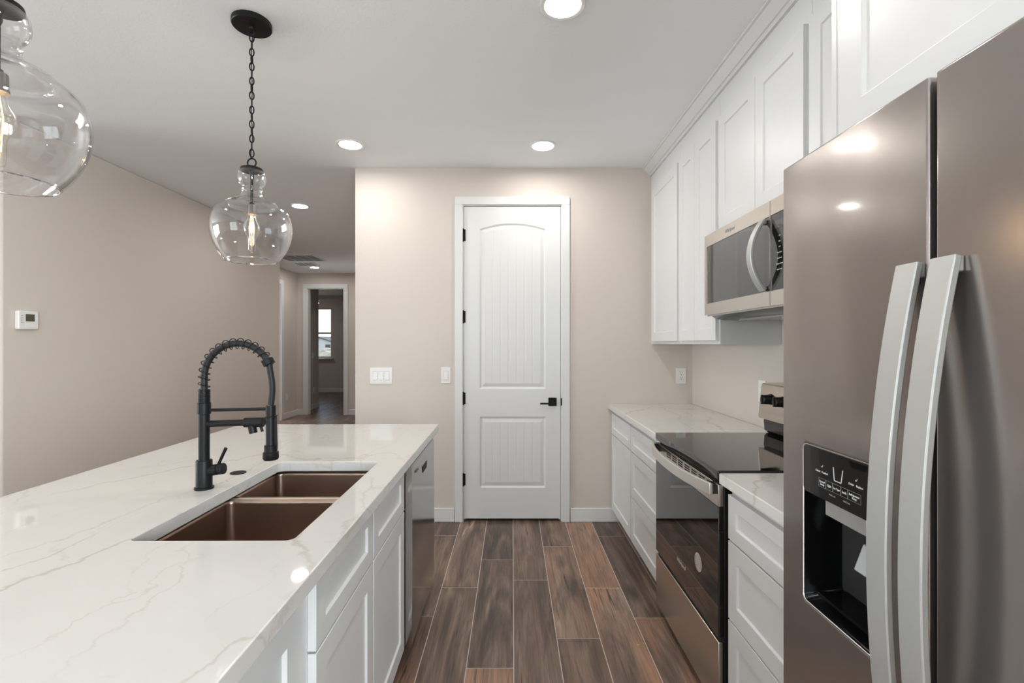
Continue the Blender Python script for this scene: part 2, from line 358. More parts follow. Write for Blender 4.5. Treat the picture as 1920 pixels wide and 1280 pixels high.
# floor: wood-look plank tiles with grout
PW, PL = .2025, 1.030; X0 = .0075
offs = {-3: .389, -2: .68, -1: 1.028, 0: .763, 1: .203, 2: .672, 3: .374}
fixed = {(-2, 2): (.75, .1, .9), (-1, 1): (.45, .0, 1.0), (-1, 2): (.05, 0, 0), (-1, 0): (.8, .9, .5), (0, 1): (.45, .15, 0), (0, 2): (.55, .15, .1), (1, 2): (.85, .9, .1), (1, 1): (.55, .2, .1),
         (2, 2): (.75, .9, .1), (2, 1): (.85, 1.0, .1), (3, 2): (.25, 0, 0), (3, 1): (.55, .8, 0), (-2, 1): (.55, .1, .0), (-3, 2): (.6, .1, .8), (1, 3): (.3, .3, 0), (3, 3): (.3, .1, 0), (-3, 1): (.45, .6, 0)}
mb = MB(); cols = []; g = .0019
for k in range(-38, 8):
    xa = X0+k*PW; o_ = offs.get(k, random.Random(k*13+5).random()*PL)
    n0 = int(math.floor((-5.1-o_)/PL))
    for j in range(n0, n0+20):
        ya = o_+j*PL
        if ya > 13.9: break
        rr = random.Random(k*1000+j)
        c = fixed.get((k, int(round((ya+.5)/PL - .5))) if False else (k, j), None)
        if c is None: c = (rr.random(), rr.random()**2, rr.random()**2*.8)
        c = (min(1, c[0]+rr.random()*.04), c[1], c[2])
        mb.add([(xa+g, ya+g, 0), (xa+PW-g, ya+g, 0), (xa+PW-g, ya+PL-g, 0), (xa+g, ya+PL-g, 0)], [(0, 1, 2, 3)], 0); cols.append(c)
mb.add([(-7.7, -5.1, -.001), (1.6, -5.1, -.001), (1.6, 14.0, -.001), (-7.7, 14.0, -.001)], [(0, 1, 2, 3)], 1); cols.append((0, 0, 0))
fl = S('floor', mb, ['plank', 'grout'], 'brown wood-look plank tile floor with light grout', 'floor', smooth=False, fixn=False)
ca = fl.data.color_attributes.new('plank', 'FLOAT_COLOR', 'CORNER')
vals = []
for p in fl.data.polygons:
    for _ in p.vertices: vals += [*cols[p.index], 1]
ca.data.foreach_set('color', vals)
BV = .012
DOORX = (-.385, .389)
S('wall_right', wall(MB(), 'Y', -5.1, WB, WR, WR+.12, 0, CH, [(-4.0, -1.8, .7, 2.3)]), 'wall', 'beige kitchen wall behind the range and refrigerator', 'wall')
S('wall_back', wall(MB(), 'X', -1.217, WR+.12, WB, WB+.12, 0, CH, [(DOORX[0], DOORX[1], 0, 2.458)]), 'wall', 'beige end wall of the kitchen holding the white pantry door', 'wall')
S('wall_hall_right', MB().box(-1.217, -1.10, WB+.12, 9.37, 0, CH), 'wall', 'beige hall wall running back behind the kitchen end wall', 'wall')
S('wall_closet', MB().box(WR, WR+.12, WB+.12, 9.37, 0, CH), 'wall', 'outer wall of the pantry closet behind the door', 'wall')
S('wall_left', wall(MB(), 'Y', 2.86, 6.295, WL-.12, WL, 0, CH), 'wall', 'long beige wall on the left carrying the thermostat', 'wall', bevel=BV)
S('wall_hall_return', wall(MB(), 'X', -4.28, WL-.12, 6.17, 6.29, 0, CH), 'wall', 'short beige wall turning off the left wall into the hall', 'wall')
S('wall_hall_left', wall(MB(), 'Y', 6.29, 9.37, -4.28, -4.16, 0, CH, [(7.86, 8.70, 0, 2.45)]), 'wall', 'beige left wall at the far end of the hall', 'wall')
S('wall_hall_end', wall(MB(), 'X', -4.28, WR+.12, 9.37, 9.49, 0, CH, [(-3.967, -3.254, 0, 2.454)]), 'wall', 'beige wall at the end of the hall with an open doorway', 'wall')
S('wall_bedroom_left', MB().box(-4.32, -4.20, 9.49, 10.5, 0, CH), 'wall', 'short beige wall just inside the far doorway', 'wall')
S('wall_bedroom_return', MB().box(-7.6, -4.32, 10.38, 10.5, 0, CH), 'wall', 'bedroom wall turning left beyond the far doorway', 'wall')
S('wall_bedroom_right', MB().box(-1.2, -1.08, 9.49, 13.75, 0, CH), 'wall', 'right wall of the far bedroom', 'wall')
S('wall_bedroom_far', wall(MB(), 'X', -7.6, -1.08, 13.75, 13.87, 0, CH, [(-6.03, -5.12, .97, 2.40)]), 'wall', 'beige far wall of the bedroom around the window', 'wall')
S('wall_bedroom_outer', MB().box(-7.72, -7.6, 10.38, 13.87, 0, CH), 'wall', 'outer wall of the far bedroom', 'wall')
S('wall_living_front', MB().box(-7.6, WL-.12, 2.86, 2.98, 0, CH), 'wall', 'beige living room wall meeting the left wall at its corner', 'wall')
S('wall_living_left', wall(MB(), 'Y', -5.1, 2.98, -7.72, -7.6, 0, CH, [(-.4, 2.4, .7, 2.3)]), 'wall', 'left wall of the living room behind the camera', 'wall')
S('wall_rear', wall(MB(), 'X', -7.72, WR+.12, -5.1, -4.98, 0, CH, [(-5.4, -2.4, 0.05, 2.4), (-.8, .8, .85, 2.25)]), 'wall', 'rear wall behind the camera with window and glass door', 'wall')
# windows (frame + pane as parts)
def window(name, axis, a0, a1, z0, z1, pos, rail, label, mull=()):
    t = thing(name, ((a0+a1)/2, pos, z0) if axis == 'X' else (pos, (a0+a1)/2, z0), label, 'window', kind='structure')
    fr = MB(); w_ = .045; d = .035
    def bx(m_, a, b, c, e, dd):
        m_.box(a, b, pos-dd, pos+dd, c, e) if axis == 'X' else m_.box(pos-dd, pos+dd, a, b, c, e)
    bx(fr, a0, a1, z0, z0+w_, d); bx(fr, a0, a1, z1-w_, z1, d); bx(fr, a0, a0+w_, z0+w_, z1-w_, d); bx(fr, a1-w_, a1, z0+w_, z1-w_, d)
    obj('window_frame', fr, 'tan' if rail else 'trim', t, bevel=.003)
    if rail:
        r_ = MB(); bx(r_, a0+w_, a1-w_, rail-.025, rail+.025, d*.8); obj('meeting_rail', r_, 'tan', t)
    for mm in mull:
        r_ = MB(); bx(r_, mm-.03, mm+.03, z0+w_, z1-w_, d*.8); obj('mullion', r_, 'trim', t)
    p = MB(); bx(p, a0+w_, a1-w_, z0+w_, z1-w_, .003); obj('glass_pane', p, 'pane', t, smooth=False)
    return t
window('window_1', 'X', -6.03, -5.12, .97, 2.40, 13.82, 1.68, 'tall bright bedroom window seen through the far doorway')
window('window_2', 'X', -5.4, -2.4, .05, 2.4, -5.05, None, 'wide sliding glass door in the rear wall', (-3.9,))
window('window_3', 'X', -.8, .8, .85, 2.25, -5.05, None, 'window in the rear wall behind the kitchen', (0,))
window('window_4', 'Y', -.4, 2.4, .7, 2.3, -7.68, None, 'window in the living room left wall', (.53, 1.47))
S('trim_1', MB().box(-6.07, -5.08, 13.66, 13.75, .945, .968), 'trim', 'white sill under the bedroom window', 'window sill', bevel=.003)
window('added_window', 'Y', -4.0, -1.8, .7, 2.3, 1.48, None, 'unseen window added in the right wall behind the camera', (-2.9,))  # made-up window, lets extra daylight reach the left wall and ceiling
# baseboards
BH = .107; BT = .014
def base(name, boxes, label):
    m_ = MB()
    for b in boxes: m_.box(*b, 0, BH)
    return S(name, m_, 'trim', label, 'baseboard', bevel=.004)
base('baseboard_back_left', [(-1.217, -.4465, WB-BT, WB)], 'white baseboard left of the pantry door')
base('baseboard_back_right', [(.4505, .835, WB-BT, WB)], 'white baseboard between pantry door and base cabinets')
base('baseboard_left', [(WL, WL+BT, 2.88, 6.28)], 'white baseboard along the long left wall')
base('baseboard_hall_left', [(-4.16, -4.16+BT, 8.785, 9.356)], 'white baseboard beside the casing at the hall end')
base('baseboard_hall_end_left', [(-4.16, -4.047, 9.37-BT, 9.37)], 'short white baseboard left of the far doorway')
base('baseboard_hall_end_right', [(-3.174, -1.217, 9.37-BT, 9.37)], 'white baseboard right of the far doorway')
base('baseboard_hall_right', [(-1.217-BT, -1.217, WB+.12, 9.35)], 'white baseboard on the hall side of the pantry wall')
base('baseboard_bedroom_left', [(-4.20, -4.20+BT, 9.50, 10.5)], 'white baseboard on the short wall inside the far doorway')
base('baseboard_bedroom_far', [(-7.6, -1.2, 13.75-BT, 13.75)], 'white baseboard under the bedroom window')
base('baseboard_rear', [(-7.6, -5.45, -4.98, -4.98+BT), (-2.35, 1.40, -4.98, -4.98+BT)], 'white baseboard on the rear wall')
base('baseboard_right', [(WR-BT, WR, -4.96, .1)], 'white baseboard on the right wall behind the camera')

# ------------------------------------------------------------------ pantry door
t = thing('trim_2', (0, WB, 0), 'white flat casing around the tall pantry door', 'door casing', kind='structure')
cs = MB(); CW = .061
cs.box(DOORX[0]-CW+.003, DOORX[0]+.003, WB-.018, WB, 0, 2.455); cs.box(DOORX[1]-.003, DOORX[1]+CW-.003, WB-.018, WB, 0, 2.455); cs.box(DOORX[0]-CW+.003, DOORX[1]+CW-.003, WB-.018, WB, 2.455, 2.455+CW)
obj('casing', cs, 'trim', t, bevel=.003)
jb = MB(); jb.box(DOORX[0], DOORX[0]+.009, WB, WB+.12, 0, 2.449); jb.box(DOORX[1]-.009, DOORX[1], WB, WB+.12, 0, 2.449); jb.box(DOORX[0], DOORX[1], WB, WB+.12, 2.449, 2.458)
obj('jamb', jb, 'trim', t)
st = MB(); st.box(DOORX[0]+.009, DOORX[0]+.02, WB+.045, WB+.07, 0, 2.449); st.box(DOORX[1]-.02, DOORX[1]-.009, WB+.045, WB+.07, 0, 2.449)
obj('door_stop', st, 'trim', t)
DX0, DX1, DZ0, DZ1 = DOORX[0]+.012, DOORX[1]-.012, .022, 2.4445
DY = WB+.003
dr = thing('door_1', (DX0, DY, 0), 'tall white two-panel pantry door with arched top panel', 'door', kind='structure')
def panel_h(x, z, x0, x1, z0, z1, rise):
    # height (depth into slab) of a moulded recessed panel with arched top; z1 = spring line of arch
    cxm = (x0+x1)/2; half = (x1-x0)/2
    if rise:
        R = (half*half+rise*rise)/(2*rise); ztop = z1-(R-rise)+math.sqrt(max(R*R-(x-cxm)**2, 0))
    else: ztop = z1
    d = min(x-x0, x1-x, z-z0, ztop-z)
    if d <= 0: return 0
    if d < .010: h = .009*(.5-.5*math.cos(PI*d/.010))
    elif d < .016: h = .009
    elif d < .042: h = .009-.0065*(d-.016)/.026
    elif d < .045: h = .0025
    else:
        h = .0030
        for gx in (-.1555, -.0935, -.031, .031, .0935, .1555):
            q = abs(x-cxm-gx)
            if q < .0045: h = max(h, .0030+.0017*(1-q/.0045))
    return h
dm = MB(); nx = 252; nz = 480
cxs = [DX0+(DX1-DX0)*i/nx for i in range(nx+1)]; czs = [DZ0+(DZ1-DZ0)*i/nz for i in range(nz+1)]
PX0, PX1 = -.252, .262
vs = []
for z in czs:
    for x in cxs:
        h = panel_h(x, z, PX0, PX1, 1.030, 2.268, .045) or panel_h(x, z, PX0, PX1, .262, .811, 0)
        vs.append((x, DY+h, z))
W1 = nx+1
dm.add(vs, [(j*W1+i, j*W1+i+1, (j+1)*W1+i+1, (j+1)*W1+i) for j in range(nz) for i in range(nx)])
a, b, c, d = (DX0, DY, DZ0), (DX1, DY, DZ0), (DX1, DY, DZ1), (DX0, DY, DZ1)
bk = [(p[0], DY+.035, p[2]) for p in (a, b, c, d)]
dm.add([a, b, c, d]+bk, [(4, 7, 6, 5), (0, 4, 5, 1), (1, 5, 6, 2), (2, 6, 7, 3), (3, 7, 4, 0)])
obj('door_slab', dm, 'trim', dr, fixn=False, ang=60)
for hz in (2.2215, 1.588, .955, .325):
    hm = MB().cyl((DX0-.004, DY-.006, hz-.047), (DX0-.004, DY-.006, hz+.047), .0062, n=16)
    hm.cyl((DX0-.004, DY-.006, hz-.051), (DX0-.004, DY-.006, hz-.047), .0045, n=12); hm.cyl((DX0-.004, DY-.006, hz+.047), (DX0-.004, DY-.006, hz+.051), .0045, n=12)
    hm.box(DX0-.004, DX0+.012, DY-.002, DY, hz-.045, hz+.045)
    obj('hinge', hm, 'black', dr)
hx, hz = .314, .929
hd = MB().box(hx-.032, hx+.032, DY-.009, DY, hz-.032, hz+.032)
hd.cyl((hx, DY-.008, hz-.006), (hx, DY-.048, hz-.006), .011, n=20)
hd.box(hx-.098, hx+.012, DY-.056, DY-.044, hz-.015, hz-.003)
obj('door_handle', hd, 'black', dr, bevel=.0015)
obj('latch_plate', MB().box(DX1+.002, DX1+.010, DY-.022, DY+.002, hz-.028, hz+.028), 'black', dr, bevel=.003)
# casings in the hall
def casing(name, label, boxes):
    t = thing(name, (boxes[0][0], boxes[0][2], 0), label, 'door casing', kind='structure'); m_ = MB()
    for b in boxes: m_.box(*b)
    obj('casing', m_, 'trim', t, bevel=.003); return t
t = casing('trim_3', 'white casing around the open doorway at the end of the hall', [(-4.045, -3.967, 9.352, 9.37, 0, 2.454), (-3.254, -3.176, 9.352, 9.37, 0, 2.454), (-4.045, -3.176, 9.352, 9.37, 2.454, 2.532)])
jb = MB(); jb.box(-3.967, -3.952, 9.37, 9.49, 0, 2.454); jb.box(-3.269, -3.254, 9.37, 9.49, 0, 2.454); jb.box(-3.967, -3.254, 9.37, 9.49, 2.439, 2.454); obj('jamb', jb, 'trim', t)
t = casing('trim_4', 'white casing of the side doorway at the hall end, seen edge on', [(-4.16, -4.142, 8.70, 8.78, 0, 2.45), (-4.16, -4.142, 7.78, 7.86, 0, 2.45), (-4.16, -4.142, 7.78, 8.78, 2.45, 2.53)])
S('wall_side_room', MB().box(-6.3, -4.28, 6.05, 6.17, 0, CH).box(-6.3, -4.32, 10.26, 10.38, 0, CH).box(-6.42, -6.3, 6.05, 10.38, 0, CH), 'wall', 'walls of the side room opening off the hall', 'wall')
# ------------------------------------------------------------------ electrical bits
def plate(name, c, face, wd, ht, label, cat, kind_, n=1, group=None):
    """wall plate; kind_ 'rocker' or 'outlet'"""
    r, u, nn = FACE[face]; c = Vector(c); t = thing(name, c, label, cat, group)
    def bx(m_, a0, a1, b0, b1, d0, d1):
        ps = [c+r*a+u*b_+nn*d_ for a in (a0, a1) for b_ in (b0, b1) for d_ in (d0, d1)]
        m_.box(min(p.x for p in ps), max(p.x for p in ps), min(p.y for p in ps), max(p.y for p in ps), min(p.z for p in ps), max(p.z for p in ps))
    m_ = MB(); bx(m_, -wd/2, wd/2, -ht/2, ht/2, 0, .006); obj('cover_plate', m_, 'plastic', t, bevel=.002)
    for i in range(n):
        ox = (i-(n-1)/2)*.046
        if kind_ == 'rocker':
            g_ = MB(); bx(g_, ox-.0175, ox+.0175, -.0345, .0345, .006, .0064); obj('rocker_surround', g_, 'slot', t)
            m_ = MB(); q = [(ox-.0165, -.0333, .006), (ox+.0165, -.0333, .006), (ox+.0165, .0333, .006), (ox-.0165, .0333, .006), (ox-.0165, -.0333, .0105), (ox+.0165, -.0333, .0105), (ox+.0165, .0333, .0075), (ox-.0165, .0333, .0075)]
            m_.add([c+r*a+u*b_+nn*d_ for a, b_, d_ in q], [(0, 3, 2, 1), (4, 5, 6, 7), (0, 1, 5, 4), (1, 2, 6, 5), (2, 3, 7, 6), (3, 0, 4, 7)]); obj('rocker_switch', m_, 'plastic', t, bevel=.0008)
        else:
            m_ = MB(); bx(m_, -.0165, .0165, -.0335, .0335, .006, .008); obj('receptacle', m_, 'plastic', t, bevel=.001)
            m_ = MB()
            for oz in (.017, -.017):
                bx(m_, -.0078, -.0052, oz-.001, oz+.008, .008, .0084); bx(m_, .0052, .0078, oz, oz+.008, .008, .0084); bx(m_, -.003, .003, oz-.012, oz-.006, .008, .0084)
            obj('receptacle_slots', m_, 'slot', t)
    return t
plate('light_switch', (-1.015, WB, 1.131), '-Y', .172, .124, 'wide white triple rocker switch plate on the end wall', 'light switch', 'rocker', 3)
plate('light_switch', (-.513, WB, 1.134), '-Y', .074, .124, 'narrow white single rocker switch beside the pantry door casing', 'light switch', 'rocker', 1)
plate('power_outlet', (1.311, WB, 1.131), '-Y', .076, .122, 'white power outlet on the end wall above the far counter', 'power outlet', 'outlet')
plate('power_outlet', (WR, 2.70, 1.115), '-X', .076, .122, 'white power outlet on the right wall beside the range backguard', 'power outlet', 'outlet')
plate('power_outlet', (-4.16, 8.93, .40), '+X', .076, .118, 'small low white outlet on the far hall wall', 'power outlet', 'outlet')
plate('power_outlet', (-4.20, 10.25, .40), '+X', .076, .118, 'small low outlet on the wall inside the far doorway', 'power outlet', 'outlet')
plate('light_switch', (-4.20, 10.20, 1.13), '+X', .076, .118, 'light switch on the wall inside the far doorway', 'light switch', 'rocker', 1)
t = thing('thermostat', (WL, 2.995, 1.525), 'white wall thermostat with small dark screen on the left wall', 'thermostat')
obj('thermostat_body', MB().box(WL, WL+.028, 2.933, 3.058, 1.468, 1.582), 'plastic', t, bevel=.006, seg=3)
obj('screen', MB().box(WL+.028, WL+.0295, 2.975, 3.030, 1.518, 1.562), 'lcd', t)
m_ = MB()
for i in range(5): m_.box(WL+.028, WL+.0288, 2.947, 2.961, 1.55-i*.011, 1.553-i*.011)
obj('button_marks', m_, 'dimprint', t)
obj('flap', MB().box(WL+.028, WL+.030, 2.975, 3.050, 1.478, 1.500), 'plastic', t, bevel=.001)

# ------------------------------------------------------------------ ceiling fixtures
def downlight(loc, label):
    t = thing('ceiling_light', loc, label, 'ceiling light', 'round recessed ceiling lights')
    obj('trim_ring', MB().lathe([(.094, 0), (.0935, -.004), (.088, -.0075), (.074, -.006), (.0705, -.002), (.0705, 0)], loc, 48), 'trim', t, solid=0)
    obj('lens', MB().lathe([(.0705, -.0015), (.04, -.003), (.001, -.0035)], loc, 40), 'lens', t, label='glowing white lens')
    return t
L1 = downlight((.204, 1.943, CH), 'large glowing recessed light, nearest and cut by the top edge')
for loc, lab in (((-1.107, 3.31, CH), 'glowing recessed light over the island end, left of the pantry door'),
                 ((.213, 3.33, CH), 'glowing recessed light straight above the pantry door'),
                 ((-2.10, 4.79, CH), 'glowing recessed light between the pendant and the end wall corner'),
                 ((-3.53, 8.65, CH), 'tiny distant recessed light beside the vents at the hall end'),
                 ((-2.10, 1.2, CH), 'recessed light over the living room side, out of frame'),
                 ((-1.75, 6.7, CH), 'unseen recessed light added to brighten the hall behind the end wall'),  # extra unseen downlight, added to lift the dark hall
                 ((-1.9, 8.5, CH), 'unseen recessed light added to brighten the hall end'),  # another unseen downlight added for the hall end
                 ((-6.0, 12.4, CH), 'unseen recessed light added to brighten the far bedroom'),  # unseen downlight added to brighten the bedroom
                 ((.204, .15, CH), 'recessed light right above the camera'),
                 ((-4.6, -.6, CH), 'recessed light in the middle of the living room'),
                 ((-2.10, -2.2, CH), 'recessed light in the rear of the living room'),
                 ((.204, -2.2, CH), 'recessed light in the rear right corner')):
    copy_tree(L1, loc, label=lab)
def vent(x0, x1, y0, y1, ns, label):
    t = thing('ceiling_vent', ((x0+x1)/2, (y0+y1)/2, CH), label, 'air vent', 'air vents at the hall end')
    fw = .028
    obj('vent_frame', MB().holed([(x0, y0), (x1, y0), (x1, y1), (x0, y1)], [(x0+fw, y0+fw), (x1-fw, y0+fw), (x1-fw, y1-fw), (x0+fw, y1-fw)], lambda x, y: (x, y, CH), lambda x, y: (x, y, CH-.010)), 'trim', t, bevel=.002)
    obj('vent_shadow_box', MB().box(x0+fw, x1-fw, y0+fw, y1-fw, CH-.0012, CH-.0004), 'slot', t)
    m_ = MB(); n_ = ns
    for i in range(n_):
        y = y0+fw+(y1-y0-2*fw)*(i+.5)/n_
        m_.add([(x0+fw, y-.004, CH-.001), (x1-fw, y-.004, CH-.001), (x1-fw, y+.006, CH-.009), (x0+fw, y+.006, CH-.009), (x0+fw, y-.003, CH-.001), (x1-fw, y-.003, CH-.001), (x1-fw, y+.007, CH-.009), (x0+fw, y+.007, CH-.009)],
               [(0, 1, 2, 3), (7, 6, 5, 4), (0, 4, 5, 1), (3, 2, 6, 7)])
    obj('louvers', m_, 'louver', t)
    for i in ((1, 2, 3) if ns > 8 else ()): xx = x0+(x1-x0)*i/4; obj('cross_bar', MB().box(xx-.004, xx+.004, y0+fw, y1-fw, CH-.010, CH-.008), 'trim', t)
vent(-3.68, -3.05, 7.40, 7.95, 16, 'large rectangular return air grille on the hall ceiling')
vent(-3.70, -3.36, 8.10, 8.45, 9, 'small supply vent on the hall ceiling behind the larger grille')
vent(-4.82, -4.42, 11.78, 11.95, 6, 'slim ceiling vent in the far bedroom')

# pendants
PR = [(.040, -.628), (.050, -.645), (.0535, -.665), (.050, -.684), (.040, -.698), (.0365, -.706), (.040, -.711), (.037, -.718), (.0375, -.728), (.045, -.742), (.060, -.756), (.082, -.765), (.0945, -.768), (.0965, -.773), (.0915, -.779), (.0925, -.783), (.100, -.785), (.118, -.789), (.138, -.805), (.150, -.828), (.1565, -.862), (.1555, -.895), (.148, -.930), (.135, -.962), (.118, -.990), (.101, -1.012)]
def smoothprof(P, k=3):
    out = []
    for i in range(len(P)-1):
        p0 = P[max(i-1, 0)]; p1 = P[i]; p2 = P[i+1]; p3 = P[min(i+2, len(P)-1)]
        for j in range(k):
            s_ = j/k
            out.append(tuple(.5*((2*p1[q])+(-p0[q]+p2[q])*s_+(2*p0[q]-5*p1[q]+4*p2[q]-p3[q])*s_*s_+(-p0[q]+3*p1[q]-3*p2[q]+p3[q])*s_**3) for q in (0, 1)))
    return out+[P[-1]]
def pendant(loc, label):
    x, y, z = loc; t = thing('pendant_light', loc, label, 'pendant light', 'glass pendants over the island')
    obj('canopy', MB().lathe([(.001, 0), (.077, 0), (.078, -.003), (.078, -.019), (.075, -.023), (.012, -.025), (.010, -.034), (.001, -.034)], loc, 48), 'black', t)
    obj('canopy_loop', MB().tube([(x+.013*math.cos(a_), y, z-.043+.013*math.sin(a_)) for a_ in [2*PI*i/24 for i in range(24)]], .0028, 8, closed=True), 'black', t)
    z0 = z-.054; n_ = 17; pitch = .0305
    for i in range(n_):
        zc = z0-.014-i*pitch; m_ = MB(); pts = []
        for k in range(20):
            a_ = 2*PI*k/20; u_ = .0082*math.cos(a_); w_ = .0186*math.sin(a_)*(1-.12*abs(math.sin(a_)))
            an = (i % 2)*PI/2+.35+math.sin(i*1.7)*.25
            pts.append((x+u_*math.cos(an), y+u_*math.sin(an), zc+w_))
        m_.tube(pts, .0028, 7, closed=True); obj('chain_link', m_, 'black', t)
    obj('cord', MB().tube([(x+.003*math.sin(i*.9), y+.003*math.cos(i*1.1), z-.03-i*.0275) for i in range(21)], .0019, 8), 'black', t)
    obj('hanging_ring', MB().tube([(x+.018*math.cos(a_), y, z-.597+.018*math.sin(a_)) for a_ in [2*PI*i/28 for i in range(28)]], .0032, 8, closed=True), 'black', t)
    obj('cap', MB().lathe([(.001, -.612), (.010, -.613), (.030, -.616), (.043, -.622), (.045, -.630), (.044, -.634), (.001, -.634)], loc, 40), 'black', t)
    obj('glass_shade', MB().lathe(smoothprof(PR), loc, 72), 'glass', t, solid=.003, ang=80, label='clear glass jug-shaped shade')
    obj('stem', MB().lathe([(.001, -.634), (.012, -.634), (.012, -.640), (.0085, -.650), (.0085, -.662), (.0055, -.670), (.0055, -.765), (.010, -.768), (.010, -.776), (.001, -.776)], loc, 20), 'black', t)
    obj('shade_rim', MB().tube([(x+.1005*math.cos(2*PI*i/72), y+.1005*math.sin(2*PI*i/72), z-1.012) for i in range(72)], .0026, 8, closed=True), 'rimglass', t, label='bright rolled glass rim')
    obj('bulb_socket', MB().lathe([(.001, -.774), (.0175, -.776), (.0185, -.780), (.0185, -.808), (.0205, -.813), (.0205, -.817), (.001, -.817)], loc, 28), 'socket', t)
    bb = obj('bulb', MB().lathe([(.014, -.817), (.0165, -.825), (.019, -.840), (.029, -.858), (.0325, -.875), (.029, -.893), (.019, -.910), (.0150, -.922), (.0145, -.965), (.012, -.976), (.001, -.980)], loc, 32), 'bulbglass', t, ang=80)
    m_ = MB()
    for k in range(4):
        a_ = k*PI/2+.5; m_.tube([(x+.003*math.cos(a_), y+.003*math.sin(a_), z-.822), (x+.0095*math.cos(a_), y+.0095*math.sin(a_), z-.870), (x+.006*math.cos(a_), y+.006*math.sin(a_), z-.945)], (.0011), 6)
    f_ = obj('filament', m_, 'filament', bb, label='warm glowing filament')
    lp = bpy.data.lights.new('bulb_glow', 'POINT'); lp.energy = 2.2; lp.color = (1, .72, .42); lp.shadow_soft_size = .006
    lo = bpy.data.objects.new('bulb_glow', lp); COL.objects.link(lo); lo.parent = t; lo.location = (0, 0, -.88)
    return t
P1 = pendant((-1.103, 2.05, CH), 'clear glass pendant hanging whole over the island on a black chain')
P2 = copy_tree(P1, (-1.118, 1.05, CH), label='nearer clear glass pendant cut by the left edge of the frame')

# ------------------------------------------------------------------ cabinets
def front(dirx, xf, y0, y1, z0, z1, th=.02, st=.062, rl=None, rec=.008):
    """shaker front lying in a plane X=xf facing dirx (+1/-1)"""
    rl = rl or st; m_ = MB(); s = dirx
    xb = xf-s*th; xr = xf-s*rec; e = .004
    def ring(d, x): return [(x, y0+d[0], z0+d[1]), (x, y1-d[0], z0+d[1]), (x, y1-d[0], z1-d[1]), (x, y0+d[0], z1-d[1])]
    V = ring((0, 0), xb)+ring((0, 0), xf)+ring((st, rl), xf)+ring((st+e, rl+e), xr)
    F = [(0, 1, 2, 3)]
    for k in range(3):
        for i in range(4): j = (i+1) % 4; F.append((k*4+i, k*4+j, k*4+4+j, k*4+4+i))
    F.append((12, 13, 14, 15)); m_.add(V, F); return m_
def carcass(dirx, xf, xb, y0, y1, z0, z1, toe=0, open_top=False, t_=.018, rail=.035):
    """cabinet box: sides, back, bottom, face"""
    m_ = MB(); zf = z0+toe; xa, xc = (xf-dirx*.0192, xb)
    m_.box(xa, xc, y0, y0+t_, zf, z1); m_.box(xa, xc, y1-t_, y1, zf, z1); m_.box(xa, xc, y0+t_, y1-t_, zf, zf+t_)
    m_.box(xb+dirx*t_, xb, y0+t_, y1-t_, zf+t_, z1)
    if not open_top: m_.box(xa, xb+dirx*t_, y0+t_, y1-t_, z1-t_, z1)
    w_ = .035; fx = xf-dirx*.019
    m_.holed([(y0, zf), (y1, zf), (y1, z1), (y0, z1)], [(y0+w_, zf+w_), (y1-w_, zf+w_), (y1-w_, z1-rail), (y0+w_, z1-rail)], lambda y, z: (fx, y, z), lambda y, z: (xf, y, z))
    return m_
SLAB0, SLAB1 = .876, .914
def base_cab(name, dirx, xf, xb, y0, y1, fronts, label, open_top=False, cat='base cabinet', group=None):
    t = thing(name, ((xf+xb)/2, (y0+y1)/2, 0), label, cat, group)
    obj('cabinet_body', carcass(dirx, xf, xb, y0, y1, 0, SLAB0, .10, open_top), 'cab', t)
    obj('toe_kick', MB().box(xf-dirx*.07, xf-dirx*.085, y0, y1, 0, .10), 'cab', t)
    for nm, a0, a1, b0, b1, st in fronts:
        obj(nm, front(dirx, xf+dirx*.020, a0, a1, b0, b1, st=st[0], rl=st[1]), 'cab', t, bevel=.0015)
    return t
# right run (faces -X)
XF = .785
GR = 'white base cabinets right of the aisle'
base_cab('base_cabinet', -1, XF, WR-.002, 3.122, 3.740, [('drawer', 3.128, 3.715, .692, .848, (.055, .048)), ('cabinet_door', 3.128, 3.715, .115, .686, (.062, .062))],
         'white base cabinet with one drawer over one door in the far corner', group=GR)
base_cab('base_cabinet', -1, XF, WR-.002, 2.510, 3.118, [('drawer', 2.516, 3.112, .692, .848, (.055, .048)), ('drawer', 2.516, 3.112, .404, .686, (.062, .062)), ('drawer', 2.516, 3.112, .115, .398, (.062, .062))],
         'white three-drawer base cabinet on the far side of the range', group=GR)
base_cab('base_cabinet', -1, XF, WR-.002, 1.136, 1.722, [('drawer', 1.142, 1.712, .692, .848, (.055, .048)), ('drawer', 1.142, 1.712, .412, .686, (.062, .062)), ('drawer', 1.142, 1.712, .115, .406, (.062, .062))],
         'white three-drawer base cabinet between the range and refrigerator', group=GR)
o = obj('countertop', MB().box(.745, WR-.001, 2.508, WB-.001, SLAB0, SLAB1), 'quartz', loc=(1.07, 3.1, SLAB0), bevel=.003); tag(o, 'cream quartz countertop in the far corner beyond the range', 'countertop', 'quartz countertops')
o = obj('countertop', MB().box(.745, WR-.001, 1.134, 1.741, SLAB0, SLAB1), 'quartz', loc=(1.07, 1.4, SLAB0), bevel=.003); tag(o, 'short white quartz countertop between range and refrigerator', 'countertop', 'quartz countertops')
